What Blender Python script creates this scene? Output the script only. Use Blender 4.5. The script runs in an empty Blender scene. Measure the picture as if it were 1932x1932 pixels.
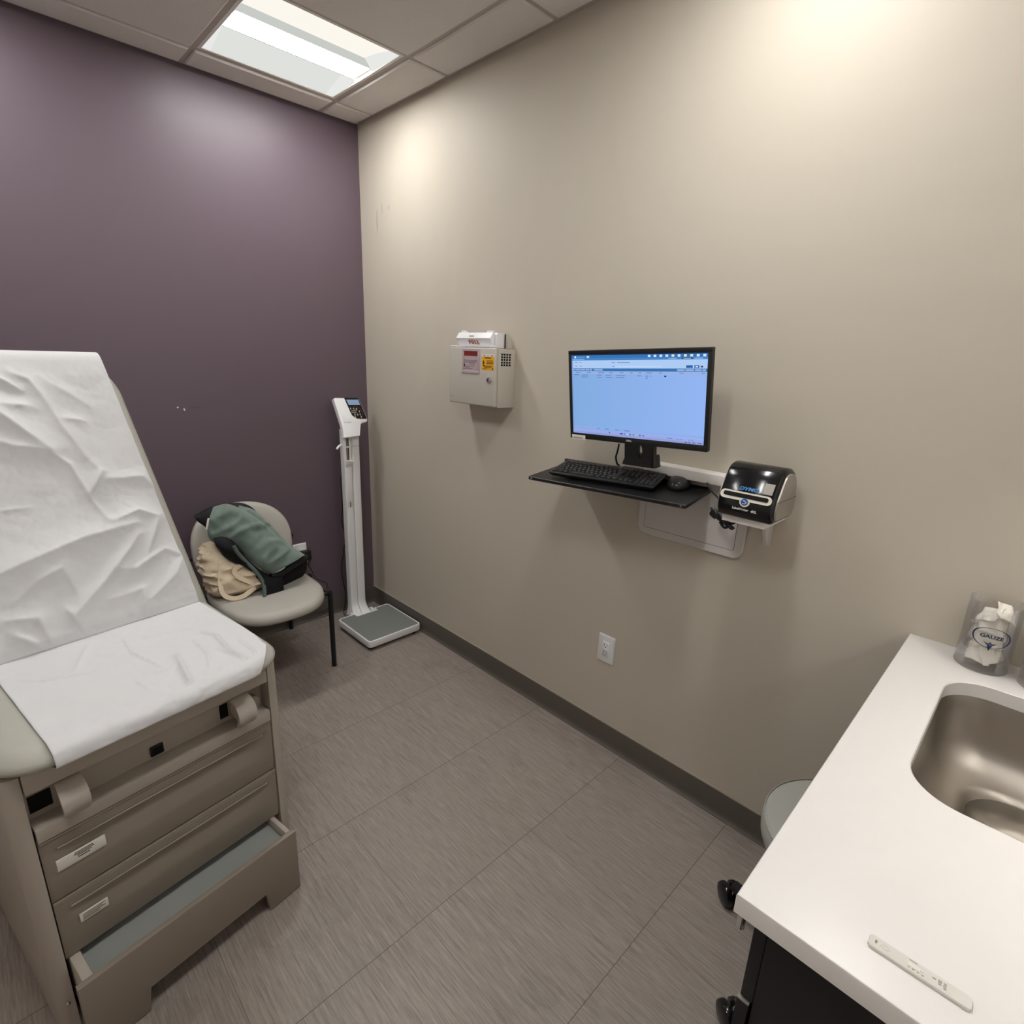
import bpy, bmesh, math, random
from mathutils import Vector, Matrix, Euler, noise
random.seed(7)
SC = bpy.context.scene
COL = SC.collection
R = math.radians

# ------------------------------------------------------------------ camera (solved from the room's grid, tiles and outlet plate)
CAM = Vector((2.95382, -1.70744, 1.58879))
C_R = Vector((0.700796, 0.712389, 0.037244)); C_U = Vector((-0.221843, 0.168019, 0.960497)); C_F = Vector((-0.677990, 0.681375, -0.275786))
FPX = 1025.18873
cd = bpy.data.cameras.new('camera'); cam = bpy.data.objects.new('camera', cd); COL.objects.link(cam)
cam.matrix_world = Matrix(((C_R.x, C_U.x, -C_F.x, CAM.x), (C_R.y, C_U.y, -C_F.y, CAM.y), (C_R.z, C_U.z, -C_F.z, CAM.z), (0, 0, 0, 1)))
cd.sensor_width = 36; cd.sensor_fit = 'HORIZONTAL'; cd.lens = FPX / 1932 * 36; cd.clip_start = 0.02; cd.clip_end = 50
SC.camera = cam

def at(u, v, ax, val):
    """measure: the point of the plane ax=val seen at photo pixel (u, v)"""
    d = C_F + C_R * ((u - 966) / FPX) - C_U * ((v - 966) / FPX)
    i = 'xyz'.index(ax)
    return CAM + d * ((val - CAM[i]) / d[i])

# ------------------------------------------------------------------ colours and materials
def lin(h):
    h = h.lstrip('#'); o = []
    for i in (0, 2, 4):
        c = int(h[i:i + 2], 16) / 255
        o.append(c / 12.92 if c <= .04045 else ((c + .055) / 1.055) ** 2.4)
    return (*o, 1)

class N:
    def __init__(s, name):
        s.m = bpy.data.materials.new(name); s.m.use_nodes = True
        s.t = s.m.node_tree; s.b = s.t.nodes['Principled BSDF']
    def n(s, kind, **kw):
        x = s.t.nodes.new(kind)
        for k, v in kw.items(): setattr(x, k, v)
        return x
    def l(s, a, b): s.t.links.new(a, b)
    def math(s, op, a, b=None, c=None):
        x = s.n('ShaderNodeMath', operation=op)
        for i, q in enumerate((a, b, c)):
            if q is None: continue
            if isinstance(q, (int, float)): x.inputs[i].default_value = q
            else: s.l(q, x.inputs[i])
        return x.outputs[0]
    def mix(s, f, a, b, blend='MIX'):
        x = s.n('ShaderNodeMix', data_type='RGBA', blend_type=blend)
        for sock, q in ((x.inputs[0], f), (x.inputs[6], a), (x.inputs[7], b)):
            if isinstance(q, (int, float)): sock.default_value = q
            elif isinstance(q, tuple): sock.default_value = q
            else: s.l(q, sock)
        return x.outputs[2]
    def coord(s): return s.n('ShaderNodeTexCoord').outputs['Object']
    def noise(s, vec, scale, detail=2, rough=.5, sc3=None):
        if sc3:
            mp = s.n('ShaderNodeMapping'); mp.inputs['Scale'].default_value = sc3; s.l(vec, mp.inputs[0]); vec = mp.outputs[0]
        x = s.n('ShaderNodeTexNoise'); x.inputs['Scale'].default_value = scale; x.inputs['Detail'].default_value = detail; x.inputs['Roughness'].default_value = rough
        s.l(vec, x.inputs['Vector']); return x.outputs['Fac']
    def bump(s, h, strength=.2, dist=.002):
        x = s.n('ShaderNodeBump'); x.inputs['Strength'].default_value = strength; x.inputs['Distance'].default_value = dist
        s.l(h, x.inputs['Height']); s.l(x.outputs[0], s.b.inputs['Normal'])
    def base(s, q):
        if isinstance(q, tuple): s.b.inputs['Base Color'].default_value = q
        else: s.l(q, s.b.inputs['Base Color'])

def mat(name, col, rough=.5, metal=0, spec=.5, vary=.05, vscale=8, bump=0, bscale=200, bdist=.001, coat=0, sheen=0):
    k = N(name); c = lin(col) if isinstance(col, str) else col
    co = k.coord()
    f = k.noise(co, vscale, 3)
    lo = tuple(x * (1 - vary) for x in c[:3]) + (1,); hi = tuple(min(1, x * (1 + vary)) for x in c[:3]) + (1,)
    k.base(k.mix(f, lo, hi))
    k.b.inputs['Roughness'].default_value = rough; k.b.inputs['Metallic'].default_value = metal
    k.b.inputs['Specular IOR Level'].default_value = spec
    if coat: k.b.inputs['Coat Weight'].default_value = coat; k.b.inputs['Coat Roughness'].default_value = .1
    if sheen: k.b.inputs['Sheen Weight'].default_value = sheen; k.b.inputs['Sheen Roughness'].default_value = .5
    if bump: k.bump(k.noise(co, bscale, 2), bump, bdist)
    return k.m

def emis(name, col, strength):
    m = bpy.data.materials.new(name); m.use_nodes = True; t = m.node_tree
    t.nodes.remove(t.nodes['Principled BSDF'])
    e = t.nodes.new('ShaderNodeEmission'); e.inputs[0].default_value = lin(col) if isinstance(col, str) else col; e.inputs[1].default_value = strength
    t.links.new(e.outputs[0], t.nodes['Material Output'].inputs[0]); return m

def wall_mat(name, col, rough, marks, markcol, spec=.5):
    """painted wall with fine roller texture and small scuffs: marks = (centre, half sizes, strength, tilt about the normal)"""
    k = N(name); co = k.coord(); c = lin(col)
    f = k.noise(co, 1.3, 2)
    out = k.mix(f, tuple(x * .975 for x in c[:3]) + (1,), tuple(min(1, x * 1.025) for x in c[:3]) + (1,))
    for (p, hs, st, mc) in marks:
        vm = k.n('ShaderNodeVectorMath', operation='SUBTRACT'); k.l(co, vm.inputs[0]); vm.inputs[1].default_value = p
        wob = k.n('ShaderNodeVectorMath', operation='DIVIDE'); k.l(vm.outputs[0], wob.inputs[0]); wob.inputs[1].default_value = hs
        ln = k.n('ShaderNodeVectorMath', operation='LENGTH'); k.l(wob.outputs[0], ln.inputs[0])
        d = k.math('ADD', ln.outputs['Value'], k.math('MULTIPLY', k.math('SUBTRACT', k.noise(co, 160, 3), .5), 1.6))
        g = k.math('MULTIPLY', k.math('LESS_THAN', d, .8), st)
        out = k.mix(g, out, lin(mc))
    k.base(out); k.b.inputs['Roughness'].default_value = rough; k.b.inputs['Specular IOR Level'].default_value = spec
    k.bump(k.noise(co, 260, 3), .12, .001)
    return k.m

def floor_mat():
    k = N('vinyl_tile_floor'); co = k.coord()
    sp = k.n('ShaderNodeSeparateXYZ'); k.l(co, sp.inputs[0])
    T = .4572
    sx = k.math('DIVIDE', k.math('SUBTRACT', sp.outputs[0], 1.046), T); sy = k.math('DIVIDE', k.math('ADD', sp.outputs[1], 1.012), T)
    fx = k.math('ABSOLUTE', k.math('SUBTRACT', k.math('FRACT', k.math('ADD', sx, 20.5)), .5)); fy = k.math('ABSOLUTE', k.math('SUBTRACT', k.math('FRACT', k.math('ADD', sy, 20.5)), .5))
    seam = k.math('MAXIMUM', k.math('LESS_THAN', fx, .0026), k.math('MULTIPLY', k.math('LESS_THAN', fy, .0022), .7))
    cid = k.n('ShaderNodeCombineXYZ'); k.l(k.math('FLOOR', sx), cid.inputs[0]); k.l(k.math('FLOOR', sy), cid.inputs[1])
    wn = k.n('ShaderNodeTexWhiteNoise', noise_dimensions='3D'); k.l(cid.outputs[0], wn.inputs[0])
    off = k.n('ShaderNodeVectorMath', operation='ADD'); k.l(co, off.inputs[0]); k.l(wn.outputs['Color'], off.inputs[1])
    st = k.noise(off.outputs[0], 1, 5, .65, (9, 190, 1))
    st2 = k.noise(off.outputs[0], 1, 3, .6, (22, 420, 1))
    g = k.math('ADD', k.math('MULTIPLY', st, .62), k.math('MULTIPLY', st2, .38))
    rp = k.n('ShaderNodeValToRGB'); k.l(g, rp.inputs[0])
    rp.color_ramp.elements[0].position = .34; rp.color_ramp.elements[0].color = lin('#7f7570')
    rp.color_ramp.elements[1].position = .66; rp.color_ramp.elements[1].color = lin('#aaa098')
    t = k.mix(k.math('MULTIPLY', wn.outputs['Value'], .10), rp.outputs[0], lin('#6f6560'))
    t = k.mix(k.math('MULTIPLY', k.math('GREATER_THAN', k.noise(co, 3.2, 4), .63), .10), t, lin('#4c4440'))
    k.base(k.mix(k.math('MULTIPLY', seam, .62), t, lin('#3e3733')))
    k.b.inputs['Roughness'].default_value = .42; k.b.inputs['Specular IOR Level'].default_value = .42
    k.bump(g, .10, .0008)
    return k.m

M = {}
M['purple'] = wall_mat('purple_paint', '#665862', .42, [((0, -1.001, 1.297), (.02, .0055, .0045), 1, '#e9e4e2'), ((0, -.974, 1.286), (.02, .0045, .007), 1, '#e9e4e2'), ((0, -.93, 1.295), (.02, .03, .008), .28, '#3f333a')], None, .5)
M['beige'] = wall_mat('beige_paint', '#c6beb0', .55, [((.165, 0, 2.245), (.008, .02, .07), .35, '#6f685c'), ((.215, 0, 2.30), (.006, .02, .035), .28, '#6f685c'), ((.28, 0, 2.295), (.01, .02, .018), .22, '#6f685c')], None, .28)
M['plain'] = wall_mat('plain_paint', '#dcd7ce', .5, [], None)
M['floor'] = floor_mat()
M['tile'] = mat('acoustic_tile', '#e0dcd8', .95, spec=.1, vary=.03, vscale=60, bump=.35, bscale=350, bdist=.0015)
M['grid'] = mat('painted_tee_bar', '#b8b1ab', .6, spec=.3)
M['base'] = mat('rubber_cove_base', '#5b554e', .5, spec=.4, vscale=3)
M['caulk'] = mat('caulk', '#a9a196', .7)
M['vinyl'] = mat('grey_vinyl_upholstery', '#aeada4', .42, spec=.45, vary=.03, bump=.25, bscale=420, bdist=.0006)
M['vinyl_chair'] = mat('grey_vinyl_seat', '#b2afa7', .45, spec=.45, vary=.03, bump=.22, bscale=420, bdist=.0006)
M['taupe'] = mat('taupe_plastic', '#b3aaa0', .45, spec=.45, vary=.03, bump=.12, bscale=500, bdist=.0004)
M['taupe2'] = mat('taupe_plastic_darker', '#8d8378', .42, spec=.45, vary=.03, bump=.12, bscale=500, bdist=.0004)  # darker taupe tone, used on drawers, step and stirrup pivot
M['tread'] = mat('grey_rubber_tread', '#8f9290', .7, bump=.4, bscale=300, bdist=.001)
M['black'] = mat('black_plastic', '#131315', .42, spec=.5, vary=.1)
M['blackgloss'] = mat('glossy_black_plastic', '#0e0f12', .16, spec=.5, vary=.1)
M['mousegrey'] = mat('dark_grey_plastic', '#2a2a2c', .3, spec=.5, vary=.05)
M['blackmat'] = mat('matt_black', '#0c0c0d', .75, spec=.3)
M['blackmetal'] = mat('black_powder_coat', '#101012', .38, spec=.5, bump=.1, bscale=600)
M['trayblack'] = mat('textured_black_tray', '#141416', .4, spec=.5, bump=.3, bscale=700, bdist=.0006)
M['key'] = mat('key_plastic', '#1c1c1e', .5, spec=.45)
M['keyink'] = mat('key_legend_ink', '#7d7d7d', .6)
M['white'] = mat('white_plastic', '#e8e8ea', .38, spec=.5, vary=.02)
M['whitepaint'] = mat('white_laminate', '#efece8', .4, spec=.45, vary=.02)
M['offwhite'] = mat('off_white_plastic', '#d9d6cf', .42, spec=.45, vary=.02)
M['cabgrey'] = mat('light_grey_enamel', '#c2bcb2', .4, spec=.5, vary=.02, bump=.06, bscale=500)
M['platemetal'] = mat('silver_painted_plate', '#cfcac8', .35, metal=0, spec=.5, vary=.03)
M['slit'] = mat('dark_gap', '#3a3634', .8)
M['chrome'] = mat('chrome', '#d8d8d8', .12, metal=1, vary=.02)
M['red'] = mat('red_print', '#7d2320', .55)
M['redink'] = mat('faded_red_ink', '#b4695f', .6)
M['mauve'] = mat('mauve_label', '#b7a6ab', .5)
M['mauvegrey'] = mat('grey_print', '#847a80', .6)
M['yellow'] = mat('yellow_sticker', '#f0b21c', .5)
M['sticker'] = mat('white_sticker', '#e4e0d8', .55)
M['ink'] = mat('black_ink', '#26221f', .6)
M['scalemat'] = mat('grey_scale_mat', '#7c7f7c', .65, bump=.5, bscale=420, bdist=.001)
M['lcd'] = emis('lcd_glow', '#93abc6', .75)
M['fleece'] = mat('green_fleece', '#71827b', .95, spec=.15, vary=.14, vscale=45, bump=.6, bscale=700, bdist=.002, sheen=.4)
M['binding'] = mat('grey_green_binding', '#5d6966', .85, spec=.2)
M['lining'] = mat('black_lining', '#0f0f13', .7, spec=.3, bump=.3, bscale=160, bdist=.003)
M['collar'] = mat('black_softshell', '#1a181d', .55, spec=.35, bump=.3, bscale=60, bdist=.004)
M['canvas'] = mat('beige_canvas', '#e0d0b6', .9, spec=.15, vary=.1, vscale=25, bump=.5, bscale=500, bdist=.001)
M['counter'] = mat('white_solid_surface', '#e9e6e3', .3, spec=.45, vary=.015, vscale=30)
M['cabblack'] = mat('black_laminate', '#1d1d1f', .5, spec=.4, bump=.08, bscale=700)
M['stool'] = mat('grey_stool_vinyl', '#a3a39c', .42, spec=.45, bump=.15, bscale=400, bdist=.0005)
M['silver'] = mat('silver_plastic', '#a7a29b', .35, metal=.5, spec=.5)
M['slotcream'] = mat('cream_plastic', '#e6e0d2', .35)
M['blue'] = mat('blue_badge', '#2a5fa8', .3, coat=.5)
M['bluelogo'] = mat('blue_logo', '#3f86c6', .4)
M['whiteink'] = mat('white_ink', '#e4e4e4', .5)
M['navy'] = mat('navy_print', '#1e2c52', .5)
M['gauze'] = mat('gauze_wrapper', '#f0ebe2', .75, spec=.3, vary=.03, bump=.5, bscale=40, bdist=.004)
M['greyprint'] = mat('grey_embossing', '#8b857d', .6)

def paper_mat():
    k = N('white_exam_paper'); co = k.coord(); k.base(lin('#d2d2d4')); k.b.inputs['Roughness'].default_value = .62; k.b.inputs['Specular IOR Level'].default_value = .3
    v = k.n('ShaderNodeTexVoronoi', feature='DISTANCE_TO_EDGE'); v.inputs['Scale'].default_value = 16
    w = k.n('ShaderNodeVectorMath', operation='ADD'); k.l(co, w.inputs[0])
    nz = k.n('ShaderNodeTexNoise'); nz.inputs['Scale'].default_value = 7; k.l(co, nz.inputs['Vector'])
    sc = k.n('ShaderNodeVectorMath', operation='SCALE'); k.l(nz.outputs['Color'], sc.inputs[0]); sc.inputs['Scale'].default_value = .25; k.l(sc.outputs[0], w.inputs[1])
    k.l(w.outputs[0], v.inputs['Vector'])
    h = k.math('ADD', k.math('MULTIPLY', k.math('MINIMUM', v.outputs['Distance'], .05), 3), k.math('MULTIPLY', k.noise(co, 420, 2), .06))
    k.bump(h, .22, .003)
    return k.m
M['paper'] = paper_mat()

def steel_mat():
    k = N('brushed_stainless'); co = k.coord(); k.base(lin('#aaa49b')); k.b.inputs['Metallic'].default_value = 1
    f = k.noise(co, 1, 2, .6, (20, 20, 900))
    k.l(k.math('ADD', k.math('MULTIPLY', f, .08), .35), k.b.inputs['Roughness']); return k.m
M['steel'] = steel_mat()

def glass_mat():
    """thin clear plastic wall: mostly see-through, mirror-like at grazing angles"""
    k = N('clear_jar_plastic'); t = k.t
    tr = k.n('ShaderNodeBsdfTransparent'); tr.inputs[0].default_value = (.99, .992, .994, 1)
    gl = k.n('ShaderNodeBsdfGlossy'); gl.inputs['Roughness'].default_value = .03; gl.inputs['Color'].default_value = (.9, .9, .92, 1)
    fr = k.n('ShaderNodeFresnel'); fr.inputs[0].default_value = 1.42
    mx = k.n('ShaderNodeMixShader'); k.l(k.math('MULTIPLY', fr.outputs[0], .6), mx.inputs[0]); k.l(tr.outputs[0], mx.inputs[1]); k.l(gl.outputs[0], mx.inputs[2])
    k.l(mx.outputs[0], t.nodes['Material Output'].inputs[0]); return k.m
M['glass'] = glass_mat()
LP = 49.0
M['lens'] = emis('led_lens', (1, .984, .958, 1), LP)
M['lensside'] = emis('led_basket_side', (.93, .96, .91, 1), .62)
M['reflector'] = emis('side_reflector_painted_glow', (.95, .965, .925, 1), .78)  # white reflector lit by the basket; that light is put in as emission
M['reflector_warm'] = emis('side_reflector_painted_glow_warm', (1, .955, .87, 1), .98)  # warmer, brighter copy of the reflector, its lit look painted as emission
M['endglow'] = emis('end_panel_painted_glow', (.96, .97, .94, 1), .84)  # end panels are no source; their lit look is painted as emission
M['fixture'] = mat('white_fixture_enamel', '#efece6', .5)
M['undercab'] = emis('under_cabinet_led', (1, .955, .905, 1), 15.0)

# ------------------------------------------------------------------ mesh builder
def rot_to(d):
    return Vector((0, 0, 1)).rotation_difference(Vector(d)).to_matrix().to_4x4()
class MB:
    def __init__(s): s.v = []; s.f = []; s.mi = []; s.mats = []
    def idx(s, m):
        m = M[m] if isinstance(m, str) else m
        if m not in s.mats: s.mats.append(m)
        return s.mats.index(m)
    def add(s, vs, fs, m, X=None):
        o = len(s.v); k = s.idx(m)
        s.v += [tuple(X @ Vector(v)) if X else tuple(v) for v in vs]
        s.f += [tuple(i + o for i in f) for f in fs]; s.mi += [k] * len(fs); return s
    def frombm(s, b, m, X=None):
        b.verts.ensure_lookup_table(); b.verts.index_update()
        s.add([v.co.copy() for v in b.verts], [[v.index for v in f.verts] for f in b.faces], m, X); b.free(); return s
    def box(s, lo, hi, m, bev=0, seg=2, X=None):
        b = bmesh.new(); bmesh.ops.create_cube(b, size=1)
        for v in b.verts: v.co = Vector([lo[i] + (v.co[i] + .5) * (hi[i] - lo[i]) for i in range(3)])
        if bev: bmesh.ops.bevel(b, geom=b.edges[:] + b.verts[:], offset=bev, segments=seg, profile=.5, affect='EDGES')
        return s.frombm(b, m, X)
    def loft(s, rings, m, cap=True, X=None, closed=True):
        n = len(rings[0]); vs = [p for r in rings for p in r]; fs = []
        for i in range(len(rings) - 1):
            for j in range(n if closed else n - 1):
                a, b_ = i * n + j, i * n + (j + 1) % n
                fs.append((a, b_, b_ + n, a + n))
        if cap and closed:
            fs.append(tuple(range(n))[::-1]); fs.append(tuple(range((len(rings) - 1) * n, len(rings) * n)))
        return s.add(vs, fs, m, X)
    def prism(s, poly, d, m, X=None, bev=0):
        """poly of 3-D points extruded by vector d"""
        d = Vector(d); b = bmesh.new(); n = len(poly)
        va = [b.verts.new(Vector(p)) for p in poly]; vb = [b.verts.new(Vector(p) + d) for p in poly]
        b.faces.new(va[::-1]); b.faces.new(vb)
        for i in range(n): b.faces.new((va[i], va[(i + 1) % n], vb[(i + 1) % n], vb[i]))
        bmesh.ops.recalc_face_normals(b, faces=b.faces[:])
        if bev:
            bmesh.ops.bevel(b, geom=[e for e in b.edges if any(len(f.verts) > 4 for f in e.link_faces) or n <= 4], offset=bev, segments=2, profile=.5, affect='EDGES')
        return s.frombm(b, m, X)
    def cyl(s, p, q, r, m, r2=None, n=20, X=None, bev=0):
        p, q = Vector(p), Vector(q); r2 = r if r2 is None else r2; A = rot_to(q - p).to_3x3(); L = (q - p).length
        prof = [(0, r), (L, r2)]
        if bev: prof = [(0, r - bev), (bev * .3, r - bev * .3), (bev, r), (L - bev, r2), (L - bev * .3, r2 - bev * .3), (L, r2 - bev)]
        return s.loft([[p + A @ Vector((math.cos(t * 2 * math.pi / n) * rr, math.sin(t * 2 * math.pi / n) * rr, h)) for t in range(n)] for h, rr in prof], m, X=X)
    def lathe(s, prof, m, c=(0, 0, 0), n=40, X=None, cap=True):
        c = Vector(c)
        return s.loft([[c + Vector((math.cos(t * 2 * math.pi / n) * r, math.sin(t * 2 * math.pi / n) * r, z)) for t in range(n)] for r, z in prof], m, cap=cap, X=X)
    def tube(s, pts, r, m, n=10, X=None, flat=1.0, smooth=True):
        pts = [Vector(p) for p in pts]
        if smooth and len(pts) > 2: pts = spline(pts, 6)
        rings = []; up = None
        for i, p in enumerate(pts):
            t = (pts[min(i + 1, len(pts) - 1)] - pts[max(i - 1, 0)]).normalized()
            if up is None:
                up = t.cross(Vector((0, 0, 1)));  up = t.cross(Vector((1, 0, 0))) if up.length < .1 else up
            up = (up - t * up.dot(t)).normalized(); w = t.cross(up)
            rings.append([p + up * (math.cos(a) * r) + w * (math.sin(a) * r * flat) for a in [2 * math.pi * j / n for j in range(n)]])
        return s.loft(rings, m, X=X)
    def text(s, txt, size, m, X, depth=.0004, sx=1, shear=0, bold=0, warp=None):
        cu = bpy.data.curves.new('t', 'FONT'); cu.body = txt; cu.size = size; cu.extrude = depth; cu.align_x = 'CENTER'; cu.align_y = 'CENTER'; cu.shear = shear; cu.offset = bold; cu.resolution_u = 3
        o = bpy.data.objects.new('t', cu); COL.objects.link(o); dg = bpy.context.evaluated_depsgraph_get()
        me = bpy.data.meshes.new_from_object(o.evaluated_get(dg)); vs = [Vector((v.co.x * sx, v.co.y, v.co.z)) for v in me.vertices]; fs = [tuple(p.vertices) for p in me.polygons]
        if warp: vs = [warp(v) for v in vs]
        s.add(vs, fs, m, X); bpy.data.objects.remove(o); bpy.data.meshes.remove(me); bpy.data.curves.remove(cu); return s
    def build(s, name, parent=None, loc=None, rot=None, angle=35, recalc=True):
        me = bpy.data.meshes.new(name); me.from_pydata(s.v, [], s.f)
        for m in s.mats: me.materials.append(m)
        me.polygons.foreach_set('material_index', s.mi)
        if recalc:
            b = bmesh.new(); b.from_mesh(me); bmesh.ops.recalc_face_normals(b, faces=b.faces[:]); b.to_mesh(me); b.free()
        me.shade_smooth(); me.set_sharp_from_angle(angle=R(angle)); me.update()
        o = bpy.data.objects.new(name, me); COL.objects.link(o)
        if parent: o.parent = parent
        if loc: o.location = loc
        if rot: o.rotation_euler = rot
        return o

def spline(p, k):
    out = []
    for i in range(len(p) - 1):
        a, b, c, d = p[max(i - 1, 0)], p[i], p[i + 1], p[min(i + 2, len(p) - 1)]
        for j in range(k):
            t = j / k
            out.append(.5 * ((2 * b) + (c - a) * t + (2 * a - 5 * b + 4 * c - d) * t * t + (3 * b - a - 3 * c + d) * t ** 3))
    out.append(p[-1]); return out
def rrect(x0, x1, y0, y1, r, n=8, z=0):
    """rounded rectangle, counter-clockwise; r a number or four radii (x1y0, x1y1, x0y1, x0y0)"""
    rr = (r,) * 4 if isinstance(r, (int, float)) else r; out = []
    for (cx, cy, a0, q) in ((x1, y0, -90, rr[0]), (x1, y1, 0, rr[1]), (x0, y1, 90, rr[2]), (x0, y0, 180, rr[3])):
        ox = cx - q if cx == x1 else cx + q; oy = cy - q if cy == y1 else cy + q
        for i in range(n + 1):
            a = R(a0 + 90 * i / n); out.append(Vector((ox + q * math.cos(a), oy + q * math.sin(a), z)))
    return out
def empty(name, label, cat, loc=(0, 0, 0), rot=(0, 0, 0), group=None):
    o = bpy.data.objects.new(name, None); COL.objects.link(o); o.location = loc; o.rotation_euler = rot; o.empty_display_size = .05
    return tag(o, label, cat, group)
def tag(o, label, cat, group=None):
    o['label'] = label; o['category'] = cat
    if group: o['group'] = group
    return o
def struct(o): o['kind'] = 'structure'; return o
def under(ch, par):
    ch.parent = par; ch.matrix_parent_inverse = Matrix.LocRotScale(par.location, par.rotation_euler, None).inverted(); return ch
def copy_tree(o, parent=None):
    c = o.copy(); COL.objects.link(c); c.parent = parent
    for ch in [x for x in o.children]: copy_tree(ch, c)
    return c

# ================================================================== THE ROOM
H = 2.724; XR = 3.42; YF = -3.06
struct(MB().box((-.1, YF - .1, -.1), (XR + .1, .1, 0), 'floor').build('floor'))
struct(MB().box((-.1, YF - .1, 0), (0, .1, H + .15), 'purple').build('wall_left'))
struct(MB().box((0, 0, 0), (XR, .1, H + .15), 'beige').build('wall_back'))
struct(MB().box((XR, YF - .1, 0), (XR + .1, .1, H + .15), 'plain').build('wall_right'))
struct(MB().box((0, YF - .1, 0), (XR, YF, H + .15), 'plain').build('wall_front'))
# rubber cove base: flat strip with a toe
def cove(axis, length):
    prof = [(0, 0), (.0155, 0), (.016, .003), (.011, .007), (.007, .015), (.0052, .028), (.005, .100), (.0035, .1035), (0, .1035)]
    b = MB()
    if axis == 'x': b.prism([(0.0, -p, z) for p, z in prof], (length, 0, 0), 'base')
    else: b.prism([(p, 0.0, z) for p, z in prof], (0, -length, 0), 'base')
    if axis == 'x': b.box((0, -.0045, .1035), (length, 0, .108), 'caulk')
    return b
struct(cove('x', XR).build('baseboard_back'))
struct(cove('y', -YF).build('baseboard_left'))
struct(MB().box((XR - .008, YF, 0), (XR, -1.1, .1), 'base').build('baseboard_right'))
struct(MB().box((.02, YF, 0), (XR - .01, YF + .008, .1), 'base').build('baseboard_front'))

# ceiling: lay-in tiles with bevelled (tegular) edges in a recessed grid; square openings take the lights
P = .6096; GX = .1805; GY = -.2176
LIGHTS = [(0, 0), (3, 0), (0, 2), (3, 2)]
xs = [0] + [GX + P * k for k in range(0, 6) if GX + P * k < XR - .05] + [XR]
ys = [0] + [GY - P * k for k in range(0, 6) if GY - P * k > YF + .05] + [YF]
tiles = MB(); grid = MB()
holes = [(round(GX + P * i, 3), round(GY - P * j, 3)) for i, j in LIGHTS]
for i in range(len(xs) - 1):
    for j in range(len(ys) - 1):
        if (round(xs[i], 3), round(ys[j], 3)) in holes: continue
        ml = .024; mr = .011
        x0 = xs[i] + (ml if xs[i] == 0 else mr); x1 = xs[i + 1] - (ml if xs[i + 1] == XR else mr)
        y1 = ys[j] - (ml if ys[j] == 0 else mr); y0 = ys[j + 1] + (ml if ys[j + 1] == YF else mr)
        tiles.loft([rrect(x0, x1, y0, y1, .0005, 1, H + .003), rrect(x0, x1, y0, y1, .0005, 1, H - .004), rrect(x0 + .005, x1 - .005, y0 + .005, y1 - .005, .0005, 1, H - .009)], 'tile')
        tiles.box((xs[i], ys[j + 1], H + .02), (xs[i + 1], ys[j], H + .03), 'tile')
for x in xs[1:-1]: grid.box((x - .012, YF, H), (x + .012, 0, H + .02), 'grid')
for y in ys[1:-1]: grid.box((0, y - .012, H + .0002), (XR, y + .012, H + .0198), 'grid')
grid.box((0, YF, H), (.022, 0, H + .019), 'grid').box((0, -.022, H + .0004), (XR, 0, H + .019), 'grid').box((XR - .022, YF, H), (XR, 0, H + .019), 'grid').box((0, YF, H), (XR, YF + .022, H + .0188), 'grid')
struct(tiles.build('ceiling')); struct(grid.build('trim_1'))
struct(MB().box((-.1, YF - .1, H + .15), (XR + .1, .1, H + .2), 'plain').build('roof_slab'))

def ceiling_light(i, j, label):
    cx = GX + P * (i + .5); cy = GY - P * (j + .5)
    t = empty('ceiling_light', label, 'ceiling light', (cx, cy, H), group='square recessed ceiling lights')
    h = .2925
    fr = MB()
    for lo, hi in (((-h, -h), (h, -h + .012)), ((-h, h - .012), (h, h)), ((-h, -h + .012), (-h + .012, h - .012)), ((h - .012, -h + .012), (h, h - .012))):
        fr.box((lo[0], lo[1], -.001), (hi[0], hi[1], .012), 'fixture')
    fr.box((-h, -h, .11), (h, h, .118), 'fixture')
    for a, b_ in (((-h, -h), (-h + .006, h)), ((h - .006, -h), (h, h)), ((-h, -h), (h, -h + .006)), ((-h, h - .006), (h, h))):
        fr.box((a[0], a[1], .01), (b_[0], b_[1], .11), 'fixture')
    fr.build('frame', t)
    i0 = .2805
    for sgn in (-1, 1):      # side reflectors, lamp light on them painted as emission, sloping up from the frame to the basket, with sloped ends
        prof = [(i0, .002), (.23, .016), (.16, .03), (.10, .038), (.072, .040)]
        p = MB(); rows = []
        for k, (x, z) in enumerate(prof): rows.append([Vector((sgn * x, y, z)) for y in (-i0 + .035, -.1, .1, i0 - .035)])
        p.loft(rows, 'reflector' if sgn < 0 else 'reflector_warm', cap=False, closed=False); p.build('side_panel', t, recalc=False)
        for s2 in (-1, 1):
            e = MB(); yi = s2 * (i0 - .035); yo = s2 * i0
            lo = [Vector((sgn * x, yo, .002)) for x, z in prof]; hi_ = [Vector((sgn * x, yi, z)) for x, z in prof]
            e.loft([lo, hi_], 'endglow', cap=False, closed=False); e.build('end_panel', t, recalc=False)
    b = MB(); L0 = i0 - .012
    b.box((-.067, -L0, .011), (.067, L0, .0125), 'lens')
    b.build('lens', t)
    s = MB()
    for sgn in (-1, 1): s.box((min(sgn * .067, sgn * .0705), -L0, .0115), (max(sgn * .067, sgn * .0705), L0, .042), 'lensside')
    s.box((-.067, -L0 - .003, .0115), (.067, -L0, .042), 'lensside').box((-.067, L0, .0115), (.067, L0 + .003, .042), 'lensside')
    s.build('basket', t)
    sl = MB().box((-.0712, -L0, .0102), (-.0672, L0, .0114), 'mauvegrey'); sl.build('seam_strip', t)
    return t
for (i, j), lab in zip(LIGHTS, ('square recessed ceiling light above the scale in the purple corner', 'square recessed ceiling light over the wall computer, beyond the top edge', 'square recessed ceiling light over the head of the exam table, outside the view', 'square recessed ceiling light over the foot of the exam table, outside the view')):
    ceiling_light(i, j, lab)

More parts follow.
